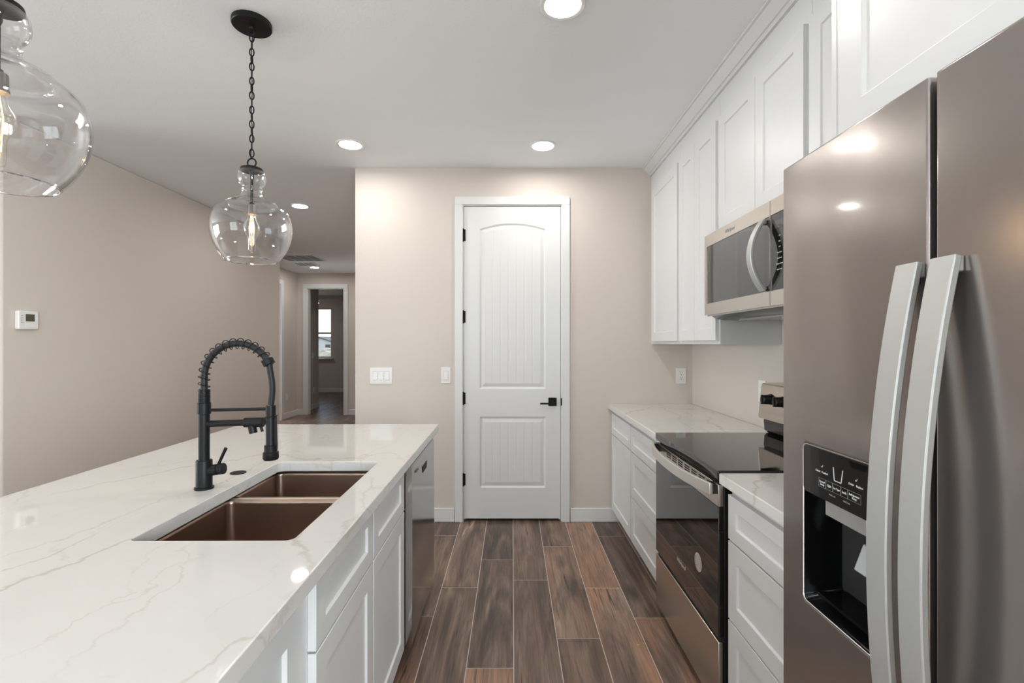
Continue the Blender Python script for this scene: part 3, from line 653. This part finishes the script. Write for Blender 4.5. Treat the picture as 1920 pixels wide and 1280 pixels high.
# wall cabinets
UX = 1.081
def wall_cab(xf, y0, y1, z0, z1, doors, label, st=.064):
    t = thing('wall_cabinet', ((xf+WR)/2, (y0+y1)/2, z0), label, 'wall cabinet', 'white wall cabinets')
    obj('cabinet_body', carcass(-1, xf, WR-.001, y0, y1, z0, z1, rail=.155), 'cab', t, bevel=.001)
    for a0, a1, b0, b1 in doors: obj('cabinet_door', front(-1, xf-.020, a0, a1, b0, b1, st=st), 'cab', t, bevel=.0015)
    return t
ZT = 2.682
wall_cab(UX, 3.100, WB-.001, 1.377, ZT, [(3.112, 3.676, 1.397, 2.545)], 'tall single-door wall cabinet in the far corner')
wall_cab(UX, 2.510, 3.098, 1.377, ZT, [(2.818, 3.080, 1.397, 2.545), (2.523, 2.815, 1.397, 2.545)], 'tall narrow two-door wall cabinet just beyond the microwave')
wall_cab(UX, 1.744, 2.508, 1.940, ZT, [(2.114, 2.486, 1.955, 2.545), (1.762, 2.111, 1.955, 2.545)], 'short two-door wall cabinet above the microwave')
wall_cab(UX, 1.136, 1.742, 1.377, ZT, [(1.150, 1.730, 1.397, 2.545)], 'wall cabinet between microwave and refrigerator')
wall_cab(.748, .17, 1.112, 1.80, ZT, [(.632, 1.078, 1.825, 2.545), (.184, .629, 1.825, 2.545)], 'deep wall cabinet above the refrigerator', st=.070)
o = obj('end_panel', MB().box(.748, WR-.001, 1.114, 1.132, 0, ZT), 'cab', loc=(1.07, 1.123, 0), bevel=.001); tag(o, 'tall white side panel beside the refrigerator', 'cabinet panel')
def crown(m_, x, ya, yb):
    pr = [(0, -.068), (-.014, -.068), (-.014, -.056), (-.018, -.052), (-.026, -.050), (-.036, -.036), (-.055, -.020), (-.060, -.014), (-.071, -.012), (-.071, -.0005), (0, -.0005)]
    m_.prism(pr, lambda u, z: (x+u, ya, CH+z), lambda u, z: (x+u, yb, CH+z))
m_ = MB(); crown(m_, UX, 1.134, WB-.001)
o = obj('crown_molding', m_, 'cab', loc=(UX, 2.4, CH-.068), ang=25); tag(o, 'white crown molding between the wall cabinets and ceiling', 'crown molding')
m_ = MB(); crown(m_, .748, .17, 1.132); m_.box(.676, UX-.002, 1.1325, 1.1335, CH-.06, CH-.001)
o = obj('crown_molding', m_, 'cab', loc=(.748, .65, CH-.068), ang=25); tag(o, 'white crown molding above the refrigerator cabinet', 'crown molding')

# ------------------------------------------------------------------ microwave
MY0, MY1, MX = 1.746, 2.503, .997
t = thing('microwave', (1.2, 2.125, 1.526), 'stainless over-the-range microwave with a curved handle', 'microwave')
obj('microwave_body', MB().box(MX+.035, WR-.002, MY0, MY1, 1.530, 1.933), 'blackplastic', t)
MS = 1.868
dm = MB(); O_ = [(MS+.0015, 1.526), (MY1, 1.526), (MY1, 1.932), (MS+.0015, 1.932)]; I_ = [(MS+.0014+.012, 1.583), (MY1-.026, 1.583), (MY1-.026, 1.873), (MS+.0014+.012, 1.873)]
I_ = rrect(MS+.004, MY1-.026, 1.583, 1.873, .004, 2)
dm.holed(O_, I_, lambda y, z: (MX+.034, y, z), lambda y, z: (MX, y, z))
md = obj('microwave_door', dm, 'steel', t)
obj('door_window', MB().box(MX+.003, MX+.030, MS+.004, MY1-.026, 1.583, 1.873), 'mwglass', md)
m_ = MB()
iw = [(MS+.11, 1.612), (MY1-.06, 1.612), (MY1-.06, 1.838), (MS+.11, 1.838)]
cp = MB(); cp.holed([(MY0, 1.526), (MS-.0015, 1.526), (MS-.0015, 1.932), (MY0, 1.932)], [(MY0+.003, 1.5825), (MS-.0025, 1.5825), (MS-.0025, 1.8735), (MY0+.003, 1.8735)], lambda y, z: (MX+.034, y, z), lambda y, z: (MX, y, z))
cpo = obj('control_panel', cp, 'steel', t)
obj('touch_panel', MB().box(MX+.003, MX+.033, MY0+.0032, MS-.0027, 1.5827, 1.8733), 'glassblack', cpo)
m_ = MB()
rows = ['1 2 3', '4 5 6', '7 8 9', 'Stop 0 Start', 'Time Power', 'Popcorn Defrost', 'Reheat Cook']
for i, r_ in enumerate(rows): text_mb(m_, r_, .0065, (MX+.0028, (MY0+MS)/2, 1.785-i*.021), '-X')
obj('keypad_print', m_, 'print', cpo)
obj('clock_display', MB().box(MX+.002, MX+.003, MY0+.03, MS-.03, 1.815, 1.845), 'mwglass', cpo)
m_ = MB(); text_mb(m_, 'Whirlpool', .024, (MX-.0003, 2.215, 1.902), '-X', shear=.2); obj('logo', m_, 'dimprint', md)
# curved handle: flat bar bowed outward
def bowed_bar(m_, pts, wdir, wd, th, ndir_of=None):
    """sweep a rectangular section along pts; wdir = width direction"""
    P = [Vector(p) for p in pts]; W_ = Vector(wdir).normalized(); vs = []
    for i, p in enumerate(P):
        T = (P[min(i+1, len(P)-1)]-P[max(i-1, 0)]).normalized(); N = T.cross(W_).normalized()
        for a_, b_ in ((-1, -1), (1, -1), (1, 1), (-1, 1)): vs.append(p+W_*a_*wd/2+N*b_*th/2)
    n_ = len(P); F = [(0, 1, 2, 3)[::-1], tuple((n_-1)*4+i for i in range(4))]
    for i in range(n_-1):
        for k in range(4): F.append((i*4+k, i*4+(k+1) % 4, (i+1)*4+(k+1) % 4, (i+1)*4+k))
    m_.add(vs, F); return m_
hp = []
for i in range(25):
    s_ = i/24; zz = 1.588+(1.866-1.588)*s_; bow = 1-(2*s_-1)**2
    hp.append((MX-.008-.052*bow, 1.905+.018*(1-bow)*0, zz))
m_ = MB(); bowed_bar(m_, hp, (0, 1, 0), .036, .014)
m_.box(MX-.012, MX+.002, 1.893, 1.917, 1.590, 1.606); m_.box(MX-.012, MX+.002, 1.893, 1.917, 1.848, 1.864)
obj('door_handle', m_, 'fridgehandle', md, bevel=.003, ang=50)
m_ = MB(); m_.prism([(MX+.02, 1.5295), (WR-.004, 1.5295), (WR-.004, 1.500), (MX+.10, 1.500), (MX+.05, 1.508)], lambda x, z: (x, MY0+.015, z), lambda x, z: (x, MY1-.012, z))
u_ = obj('hood_underside', m_, 'blackplastic', t, bevel=.002)
obj('hood_lip', MB().box(MX+.012, MX+.022, MY0+.008, MY1-.008, 1.520, 1.527), 'silver', t)
obj('filter_grille', MB().box(MX+.13, MX+.33, MY0+.10, MY1-.10, 1.496, 1.500), 'silver', t)

# ------------------------------------------------------------------ range
RY0, RY1 = 1.747, 2.502; RX = .745
t = thing('range', (1.07, 2.125, 0), 'freestanding stainless and black glass electric range', 'range')
obj('range_body', MB().box(.766, WR-.012, RY0+.002, RY1-.002, .035, .884), 'blackplastic', t, bevel=.002)
for fx_ in (.80, 1.34):
    for fy_ in (RY0+.05, RY1-.05): obj('foot', MB().cyl((fx_, fy_, 0), (fx_, fy_, .036), .016, n=16), 'blackplastic', t)
cb = MB(); cb.box(RX-.003, 1.345, RY0-.001, RY1+.001, .885, .921); obj('cooktop', cb, 'glassblack', t, bevel=.004, seg=3, label='glossy black glass cooktop')
od = MB(); od.box(RX, .764, RY0, RY1, .790, .870); odo = obj('oven_door', od, 'steel', t, bevel=.0015)
obj('oven_glass', MB().box(RX, .764, RY0, RY1, .318, .7895), 'glassblack', odo, bevel=.0015)
m_ = MB()
for yc in (2.30, 2.22, 2.14, 2.06, 1.98, 1.90, 1.82):
    for k in range(3): m_.box(RX-.0008, RX+.001, yc-.028, yc+.028, .838+k*.0095, .8425+k*.0095)
obj('vent_slots', m_, 'dark', odo)
hp = []
for i in range(33):
    s_ = i/32; bow = 1-abs(2*s_-1)**2.4; hp.append((RX-.020-.042*bow, RY0+.012+(RY1-RY0-.024)*s_, .8515))
m_ = MB(); bowed_bar(m_, hp, (0, 0, 1), .042, .012); obj('oven_handle', m_, 'steellight', odo, bevel=.002, ang=50)
for a_ in (RY0+.016, RY1-.046): obj('handle_mount', MB().box(RX-.022, RX-.0005, a_, a_+.030, .832, .871), 'blackplastic', odo)
m_ = MB(); text_mb(m_, 'Whirlpool', .026, (RX-.0004, 2.13, .412), '-X', shear=.2); obj('logo', m_, 'sticker', odo)
m_ = MB(); m_.cyl((RX, 1.935, .506), (RX-.0006, 1.935, .506), .036, n=40); sk = obj('sticker', m_, 'sticker', odo)
m_ = MB()
for r_ in (.031, .026): m_.tube([(RX-.0008, 1.935+r_*math.cos(2*PI*i/40), .506+r_*math.sin(2*PI*i/40)) for i in range(40)], .0006, 4, closed=True)
for k in range(-2, 3): m_.box(RX-.001, RX-.0006, 1.935-.018, 1.935+.018, .506+k*.008-.001, .506+k*.008+.001)
obj('sticker_print', m_, 'slot', odo)
obj('warming_drawer', MB().box(RX, .764, RY0, RY1, .045, .300), 'steel', t, bevel=.003, label='plain stainless storage drawer')
obj('drawer_reveal', MB().box(.756, .766, RY0+.003, RY1-.003, .300, .318), 'dark', t)
m_ = MB(); m_.prism([(1.347, .921), (1.318, .923), (1.306, .936), (1.302, .985), (1.306, .998), (1.385, .998), (1.385, .921)], lambda x, z: (x, RY0, z), lambda x, z: (x, RY1, z)); bgd = obj('backguard_riser', m_, 'glassblack', t, ang=30)
m_ = MB(); m_.prism([(1.278, .998), (1.276, 1.010), (1.292, 1.168), (1.298, 1.176), (1.386, 1.180), (1.386, .998)], lambda x, z: (x, RY0-.003, z), lambda x, z: (x, RY1+.003, z)); bp = obj('backguard', m_, 'steel', t, bevel=.002)
for ky in (2.40, 2.29, 1.96, 1.85):
    m_ = MB(); m_.lathe([(.001, -.046), (.021, -.046), (.0235, -.042), (.0245, -.012), (.027, -.006), (.027, 0)], (1.288, ky, 1.103), 28, axis='X'); m_.box(1.236, 1.252, ky-.004, ky+.004, 1.080, 1.126)
    obj('control_knob', m_, 'blackplastic', bp)
obj('clock_display', MB().box(1.280, 1.292, 2.05, 2.20, 1.065, 1.135), 'glassblack', bp)

# ------------------------------------------------------------------ refrigerator
FY0, FY1, FX, FT = .199, 1.107, .62, 1.778; SP = .716
t = thing('refrigerator', (1.0, .65, 0), 'large taupe stainless side-by-side refrigerator with water dispenser', 'refrigerator')
obj('refrigerator_body', MB().box(.708, 1.385, FY0+.004, FY1-.004, .02, 1.758), mat('fridge_side', (.07, .065, .062), .4), t, bevel=.004)
obj('base_grille', MB().box(.675, .708, FY0+.01, FY1-.01, .01, .085), 'blackplastic', t)
obj('hinge_cover', MB().box(.70, .80, FY1-.09, FY1-.01, 1.758, 1.775).box(.70, .80, FY0+.01, FY0+.09, 1.758, 1.775), 'blackplastic', t, bevel=.003)
DH = (.79, 1.030, .838, 1.171)
hole = rrect(*DH[:2], *DH[2:], .014, 6)
fd = MB(); fd.holed([(SP+.004, .095), (FY1, .095), (FY1, FT), (SP+.004, FT)], hole, lambda y, z: (FX+.072, y, z), lambda y, z: (FX, y, z))
fz = obj('freezer_door', fd, 'fridge', t, bevel=.004, seg=3)
rd = MB().box(FX, FX+.072, FY0, SP-.008, .095, FT); rf = obj('refrigerator_door', rd, 'fridge', t, bevel=.004, seg=3)
obj('door_gasket', MB().box(FX+.072, FX+.086, FY0+.01, FY1-.01, .10, FT-.02), 'dark', t)
# dispenser
cav = MB(); rr_ = rrect(DH[0]+.0005, DH[1]-.0005, DH[2]+.0005, 1.0705, .012, 5); rb = rrect(DH[0]+.02, DH[1]-.02, DH[2]+.03, 1.06, .012, 5)
n_ = len(rr_); cav.add([(FX+.001, y, z) for y, z in rr_]+[(FX+.085, y, z) for y, z in rb], [(i, (i+1) % n_, n_+(i+1) % n_, n_+i) for i in range(n_)]+[tuple(range(n_, 2*n_))])
obj('dispenser_cavity', cav, 'cavity', fz, ang=50)
edge = rrect(DH[0]+.001, DH[1]-.001, DH[2]+.001, DH[3]-.001, .013, 6)
obj('dispenser_rim', MB().tube([(FX+.0005, y, z) for y, z in edge], .0018, 6, closed=True), 'chrome', fz)
obj('dispenser_panel', MB().prism(rrect(DH[0]+.002, DH[1]-.002, 1.0705, DH[3]-.002, .011, 5), lambda y, z: (FX+.010, y, z), lambda y, z: (FX-.0005, y, z)), 'glassblack', fz)
obj('ice_chute', MB().box(FX+.006, FX+.06, .853, .967, 1.038, 1.0705), 'silver', fz, bevel=.002)
m_ = MB(); m_.add([(.653, .862, .948), (.653, .926, .948), (.672, .926, .998), (.672, .862, .998), (.661, .862, .946), (.661, .926, .946), (.680, .926, .996), (.680, .862, .996)], [(0, 1, 2, 3), (7, 6, 5, 4), (0, 4, 5, 1), (3, 2, 6, 7), (1, 5, 6, 2), (0, 3, 7, 4)])
m_.box(.676, .695, .885, .903, .97, 1.04)
obj('dispenser_paddle', m_, 'greyplastic', fz, bevel=.003)
obj('drip_tray', MB().box(FX+.012, FX+.075, .82, 1.0, .862, .868), 'cavity', fz)
XP = FX-.0008; m_ = MB()
for p, q in (((.932, 1.142), (.929, 1.117)), ((.929, 1.117), (.910, 1.117)), ((.910, 1.117), (.905, 1.142))): m_.cyl((XP, p[0], p[1]), (XP, q[0], q[1]), .0007, n=6)
bx_ = [.977, .954, .934, .911, .892, .858]
for tx, yy, zz, sz in (('Cubed', .979, 1.1235, .0055), ('Crushed', .958, 1.1235, .0055), ('Order', .8825, 1.1235, .0055), ('Replace', .8615, 1.1235, .0055), ('Light', .944, 1.102, .0062), ('Ice Type', .9225, 1.102, .0052), ('Lock', .9015, 1.102, .0062), ('Freezer\nTemp', .9655, 1.1015, .0055), ('Refrigerator\nTemp', .875, 1.1015, .0055)):
    text_mb(m_, tx, sz, (XP, yy, zz), '-X', ext=.0002)
for yy, zz in ((.966, 1.136), (.870, 1.135)): m_.cyl((XP, yy+.002, zz-.001), (XP, yy, zz-.003), .0004, n=5); m_.cyl((XP, yy, zz-.003), (XP, yy-.003, zz+.002), .0004, n=5)
obj('display_print', m_, 'print', fz)
m_ = MB(); zt, zb_ = 1.1105, 1.0935
for a_, b_ in zip(bx_[:-1], bx_[1:]):
    for p, q in (((a_, zt), (b_, zt)), ((a_, zb_), (b_, zb_)), ((a_-.0004, zt), (a_-.0004, zb_)), ((b_+.0004, zt), (b_+.0004, zb_))): m_.cyl((XP, p[0], p[1]), (XP, q[0], q[1]), .00022, n=4)
for yy in (.935, .895): text_mb(m_, 'Hold 3 sec', .0042, (XP, yy, 1.086), '-X', ext=.0002)
obj('button_outlines', m_, 'dimprint', fz)
for yc, par in ((.7425, fz), (.6800, rf)):
    pts = []
    for i in range(41):
        s_ = i/40; zz = .60+(1.502-.60)*s_; bow = 1-abs(2*s_-1)**2.0; pts.append((FX-.010-.047*bow, yc, zz))
    m_ = MB(); bowed_bar(m_, pts, (0, 1, 0), .041, .011)
    for zz in (.612, 1.490): m_.box(FX-.010, FX-.0002, yc-.018, yc+.018, zz-.011, zz+.011)
    obj('door_handle', m_, 'fridgehandle', par, bevel=.002, ang=50, label='bowed pale stainless handle')

# ------------------------------------------------------------------ island (built square, then turned with the rest of the island)
ISL = []
def isl(o): ISL.append(o); return o
IF = -.472
def island_cab(y0, y1, fr, label, open_top=False):
    return isl(base_cab('base_cabinet', 1, IF, -1.08, y0, y1, fr, label, open_top, group='white island base cabinets'))
c1 = island_cab(1.078, 2.008, [('drawer_front', 1.083, 1.543, .690, .866, (.058, .048)), ('cabinet_door', 1.083, 1.543, .115, .684, (.064, .064)), ('drawer_front', 1.549, 2.004, .690, .866, (.058, .048)), ('cabinet_door', 1.549, 2.004, .115, .684, (.064, .064))], 'white double sink base cabinet in the island', True)
c2 = isl(thing('base_cabinet', (-.77, .72, 0), 'white panelled near end cabinet of the island at the bottom edge', 'base cabinet', 'white island base cabinets'))
obj('cabinet_body', MB().box(IF-.019, -1.08, .36, 1.074, .10, SLAB0-.0005), 'cab', c2)
obj('toe_kick', MB().box(IF-.085, IF-.07, .36, 1.074, 0, .10), 'cab', c2)
obj('front_panel', front(1, IF+.001, .36, 1.074, .105, .8755, th=.019, st=.09, rl=.115, rec=.010), 'cab', c2, bevel=.001)
ep = isl(obj('end_panel', MB().box(IF, -1.08, 2.62, 2.775, 0, SLAB0-.0005), 'cab', loc=(-.77, 2.7, 0), bevel=.002)); tag(ep, 'white end panel of the island behind the dishwasher', 'cabinet panel')
bp_ = isl(obj('back_panel', MB().box(-1.082, -1.10, .36, 2.775, 0, SLAB0-.0005), 'cab', loc=(-1.09, 1.6, 0))); tag(bp_, 'white back panel under the island seating overhang', 'cabinet panel')
SX0, SX1, SY0, SY1 = -.923, -.533, 1.148, 1.912
ct = MB(); ct.holed([(-1.565, .30), (-.423, .30), (-.423, 2.80), (-1.565, 2.80)], rrect(SX0, SX1, SY0, SY1, .022, 6), lambda x, y: (x, y, SLAB0), lambda x, y: (x, y, SLAB1))
o = isl(obj('countertop', ct, 'quartz', loc=(-1.0, 1.6, SLAB0), bevel=.0025)); tag(o, 'large white quartz island countertop with fine tan veins', 'countertop', 'quartz countertops')
# dishwasher
DWY0, DWY1, DWX = 2.014, 2.612, -.424
t = isl(thing('dishwasher', (-.75, 2.31, 0), 'grey stainless dishwasher in the far end of the island', 'dishwasher'))
obj('tub', MB().box(IF-.01, -1.05, DWY0+.004, DWY1-.004, .02, .868), 'blackplastic', t)
m_ = MB()
prof = [(DWX-.045, .118), (DWX-.004, .118), (DWX, .124)]+[(DWX+.003*math.sin(PI*i/10), .124+(.866-.124)*i/10) for i in range(1, 10)]+[(DWX, .860), (DWX-.004, .868), (DWX-.045, .868)]
m_.prism(prof, lambda x, z: (x, DWY0, z), lambda x, z: (x, DWY1, z)); dd = obj('dishwasher_door', m_, 'dwsteel', t, ang=20)
m_ = MB(); m_.prism([(2.25, .805), (2.38, .805), (2.365, .775), (2.265, .775)], lambda y, z: (DWX+.0008, y, z), lambda y, z: (DWX+.0028, y, z)); obj('pocket_handle', m_, 'dark', dd)
m_ = MB(); text_mb(m_, 'Whirlpool', .018, (DWX+.0032, 2.12, .825), '+X', shear=.2); obj('logo', m_, 'slot', dd)
obj('kick_plate', MB().box(IF-.03, IF-.04, DWY0, DWY1, .0, .10), 'blackplastic', t)
# sink
t = isl(thing('sink', (-.728, 1.53, .65), 'double-bowl bronze steel undermount sink in the island', 'sink'))
BX0, BX1 = -.938, -.522
def bowl(y0, y1):
    m_ = MB(); lv = [(SLAB0-.006, 0, .022), (SLAB0-.02, .001, .022), (.70, .004, .024), (.672, .012, .03), (.664, .028, .03)]; rings = []
    for z, ins, r in lv: rings.append([(x, y, z) for x, y in rrect(BX0+ins, BX1-ins, y0+ins, y1-ins, r, 6)])
    n_ = len(rings[0]); V = [p for r in rings for p in r]; F = []
    for i in range(len(rings)-1):
        for k in range(n_): F.append((i*n_+k, i*n_+(k+1) % n_, (i+1)*n_+(k+1) % n_, (i+1)*n_+k))
    F.append(tuple((len(rings)-1)*n_+k for k in range(n_))); m_.add(V, F); return m_
DV0, DV1 = 1.586, 1.612
for (y0, y1) in ((1.138, DV0), (DV1, 1.926)):
    b_ = obj('bowl', bowl(y0, y1), 'sink', t, solid=.0015, ang=60)
    obj('drain', MB().lathe([(.001, .6665), (.03, .6665), (.042, .668), (.045, .6655)], ((BX0+BX1)/2, (y0+y1)/2, 0), 32), 'steel', b_)
m_ = MB(); m_.holed([(BX0-.012, 1.126), (BX1+.012, 1.126), (BX1+.012, 1.938), (BX0-.012, 1.938)], rrect(BX0, BX1, 1.138, 1.926, .022, 6), lambda x, y: (x, y, SLAB0-.0065), lambda x, y: (x, y, SLAB0-.0008)); obj('mounting_flange', m_, 'sink', t)
obj('divider', MB().box(BX0+.001, BX1-.001, DV0-.001, DV1+.001, SLAB0-.016, SLAB0-.008), 'steellight', t, bevel=.003, seg=3, label='rim between the two bowls, its reflection painted as lighter steel')  # lighter steel than the bowls stands in for reflected light
o = isl(obj('sink_hole_cover', MB().lathe([(.001, .0045), (.020, .0045), (.026, .003), (.027, 0), (.001, 0)], (-.995, 1.747, SLAB1), 36), 'black', loc=(-.995, 1.747, SLAB1))); tag(o, 'small round black cover on the countertop beside the faucet', 'sink accessory')
# faucet
fx, fy = -1.0, 1.56; z0 = SLAB1
t = isl(thing('faucet', (fx, fy, z0), 'matte black spring pull-down kitchen faucet beside the sink', 'faucet'))
def lz(prof, name, par=t, x=fx, m='black', **k): return obj(name, MB().lathe(prof, (x, fy, 0), 32), m, par, **k)
lz([(.001, z0), (.028, z0), (.028, z0+.006), (.0235, z0+.007), (.0235, 1.003), (.0225, 1.006), (.001, 1.006)], 'base')
lz([(.016, 1.004), (.0162, 1.153), (.0195, 1.155), (.0195, 1.189), (.001, 1.190)], 'body')
m_ = MB(); pr = [(.001, 1.188)]
for i in range(9): zz = 1.190+i*.0048; pr += [(.0175, zz), (.0175, zz+.003), (.0150, zz+.0035), (.0150, zz+.0045)]
pr += [(.001, 1.2335)]; m_.lathe(pr, (fx, fy, 0), 28); obj('threaded_collar', m_, 'black', t)
R = .1085; cz = 1.272; yt = .0
def arc(a): return Vector((fx+R-R*math.cos(a), fy, cz+R*math.sin(a)))
path = [(fx, fy, 1.23), (fx, fy, 1.25)]+[arc(PI*i/32) for i in range(0, 28)]
obj('hose', MB().tube(path+[arc(PI*27.7/32)], .0105, 16), 'rubber', t)
m_ = MB(); hp = []; turns = 15; N_ = turns*20
al = []
for i in range(N_+1):
    s_ = i/N_; Ltot = .042+R*PI*.845; d_ = s_*Ltot
    if d_ < .042: c_ = Vector((fx, fy, 1.232+d_)); T_ = Vector((0, 0, 1)); Nn = Vector((-1, 0, 0))
    else:
        a_ = (d_-.042)/R; c_ = arc(a_); Nn = Vector((-math.cos(a_), 0, math.sin(a_)))
    ph = 2*PI*turns*s_; hp.append(c_+Nn*.0165*math.cos(ph)+Vector((0, 1, 0))*.0165*math.sin(ph))
m_.tube(hp, .0016, 6); obj('spring', m_, 'black', t)
ae = PI*.845; ce = arc(ae); te = Vector((math.sin(ae), 0, math.cos(ae)))
m_ = MB(); m_.cyl(ce-te*.008, ce+te*.012, .0185, n=28); obj('spring_clamp', m_, 'black', t, bevel=.002)
hx_ = fx+.2135
m_ = MB(); pts = [ce+te*.01, (fx+.211, fy, 1.295), (fx+.2165, fy, 1.262), (fx+.2185, fy, 1.232), (fx+.2165, fy, 1.205), (hx_, fy, 1.182)]
m_.tube(smoothprof([(p[0], p[2]) for p in pts], 4) and [(q[0], fy, q[1]) for q in smoothprof([(p[0], p[2]) for p in pts], 4)], .0095, 16); obj('lower_hose', m_, 'rubber', t)
lz([(.001, 1.187), (.0085, 1.187), (.0085, 1.181), (.001, 1.181)], 'hose_fitting', x=hx_, m='chrome')
sh = lz([(.001, 1.182), (.0145, 1.181), (.0150, 1.176), (.0145, 1.06), (.0155, 1.055), (.0195, 1.053), (.0195, 1.033), (.0235, 1.031), (.0240, 1.012), (.021, 1.007), (.001, 1.006)], 'spray_head', x=hx_)
m_ = MB(); m_.prism([(.010, 1.150), (.018, 1.145), (.0205, 1.05), (.0205, 1.038), (.014, 1.038)], lambda x, z: (hx_+x, fy-.005, z), lambda x, z: (hx_+x, fy+.005, z)); obj('spray_trigger', m_, 'black', sh, bevel=.001)
obj('head_ring', MB().tube([(hx_+.018*math.cos(2*PI*i/28), fy+.018*math.sin(2*PI*i/28), 1.145+.003*math.cos(2*PI*i/28)) for i in range(28)], .0022, 6, closed=True), 'black', t)
m_ = MB(); m_.cyl((fx+.012, fy, 1.166), (hx_-.012, fy, 1.170), .0052, n=14); obj('docking_arm', m_, 'black', t)
m_ = MB(); m_.cyl((fx+.005, fy, 1.122), (fx+.135, fy, 1.126), .0105, n=20); m_.cyl((fx+.130, fy, 1.126), (fx+.190, fy, 1.1275), .0155, n=24); m_.cyl((fx+.152, fy, 1.120), (fx+.158, fy, 1.092), .0125, n=20); m_.cyl((fx+.180, fy, 1.117), (fx+.187, fy, 1.097), .0042, n=12)
obj('pot_filler_spout', m_, 'black', t, bevel=.001)
m_ = MB(); m_.cyl((fx+.018, fy, .972), (fx+.044, fy, .976), .0175, n=28); m_.cyl((fx+.046, fy, .9765), (fx+.064, fy, .979), .0178, n=28); hb = obj('handle_hub', m_, 'black', t, bevel=.002)
m_ = MB(); m_.tube([(fx+.046, fy, .992), (fx+.070, fy, 1.045)], [.0046, .0052], 14); obj('lever', m_, 'black', hb, bevel=.001)

TH = math.radians(.45); PV = Vector((-.423, 2.8, 0)); RT = Matrix.Rotation(TH, 4, 'Z')
for o in ISL:
    p = RT @ (Vector(o.location)-PV)+PV
    o.location = p; o.rotation_euler = (0, 0, TH)

# ------------------------------------------------------------------ far bedroom and outdoors
t = thing('ceiling_fan', (-4.9, 11.95, CH), 'white ceiling fan half hidden in the far bedroom', 'ceiling fan')
obj('canopy', MB().lathe([(.001, 0), (.07, 0), (.06, -.04), (.015, -.06), (.013, -.20), (.001, -.20)], (-4.9, 11.95, CH), 28), 'trim', t)
obj('motor_housing', MB().lathe([(.001, -.19), (.06, -.20), (.13, -.24), (.14, -.29), (.11, -.33), (.001, -.335)], (-4.9, 11.95, CH), 36), 'trim', t)
for k in range(4):
    a_ = k*PI/2+.35; m_ = MB(); dv = Vector((math.cos(a_), math.sin(a_), 0)); sv = Vector((-math.sin(a_), math.cos(a_), 0)); c_ = Vector((-4.9, 11.95, CH-.27)); vs = []
    for s_, hw in ((.12, .03), (.2, .05), (.45, .065), (.62, .06), (.66, .03)):
        for u_ in (-1, 1): vs.append(c_+dv*s_+sv*hw*u_+Vector((0, 0, .012*u_))); vs.append(c_+dv*s_+sv*hw*u_+Vector((0, 0, .012*u_+.008)))
    F = []
    for i in range(4):
        q = i*4; F += [(q, q+2, q+6, q+4), (q+1, q+5, q+7, q+3), (q, q+4, q+5, q+1), (q+2, q+3, q+7, q+6)]
    F += [(0, 1, 3, 2), (16, 18, 19, 17)]; m_.add(vs, F); obj('fan_blade', m_, 'trim', t)
obj('light_bowl', MB().lathe([(.10, -.335), (.12, -.35), (.10, -.40), (.05, -.43), (.001, -.435)], (-4.9, 11.95, CH), 32), 'fanlight', t, label='lit white glass bowl')
S('ground', MB().box(-40, 20, 14.2, 80, -.35, -.3), 'sand', 'sandy bare ground outside the bedroom window', 'ground')
t = thing('house', (-27.9, 74, -.3), 'distant white gabled house outside the bedroom window', 'house')
obj('house_walls', MB().prism([(-30.6, -.3), (-25.2, -.3), (-25.2, 1.35), (-27.9, 2.2), (-30.6, 1.35)], lambda x, z: (x, 70, z), lambda x, z: (x, 80, z)), 'siding', t)
obj('roof', MB().prism([(-31.0, 1.22), (-27.9, 2.2), (-24.8, 1.22), (-24.8, 1.36), (-27.9, 2.4), (-31.0, 1.36)], lambda x, z: (x, 69.6, z), lambda x, z: (x, 80.4, z)), 'roof', t)
obj('house_window', MB().box(-27.0, -26.3, 69.95, 70, .55, 1.25), 'slot', t); obj('garage_door', MB().box(-30.2, -28.4, 69.95, 70, -.3, 1.0), 'trim', t)
m_ = MB(); R_ = random.Random(3); nn_ = 26
vs = [(-13.7+4.8*(i/nn_-.5)*1.6, 35+3.0*(j/nn_-.5)*1.6, -.3+max(0, 1.35*(1-((i/nn_-.5)*2)**2)*(1-((j/nn_-.5)*2)**2))+R_.uniform(-.09, .09)*(1 if 0 < i < nn_ and 0 < j < nn_ else 0)) for j in range(nn_+1) for i in range(nn_+1)]
m_.add(vs, [(j*(nn_+1)+i, j*(nn_+1)+i+1, (j+1)*(nn_+1)+i+1, (j+1)*(nn_+1)+i) for j in range(nn_) for i in range(nn_)])
o = obj('rubble_pile', m_, 'rock', loc=(-13.7, 35, -.3), smooth=False); tag(o, 'sunlit pile of sand and rubble outside the window', 'rubble pile', kind='stuff')
m_ = MB(); m_.add([(.571, 2.218, .0005), (.583, 2.222, .0005), (.588, 2.214, .0005), (.576, 2.212, .0005), (.573, 2.217, .003), (.582, 2.219, .003), (.584, 2.215, .003), (.577, 2.214, .003)], [(3, 2, 1, 0), (4, 5, 6, 7), (0, 1, 5, 4), (1, 2, 6, 5), (2, 3, 7, 6), (3, 0, 4, 7)])
o = obj('debris_speck', m_, 'yellow', loc=(.578, 2.216, 0)); tag(o, 'tiny yellow speck of debris on the floor before the range', 'debris')
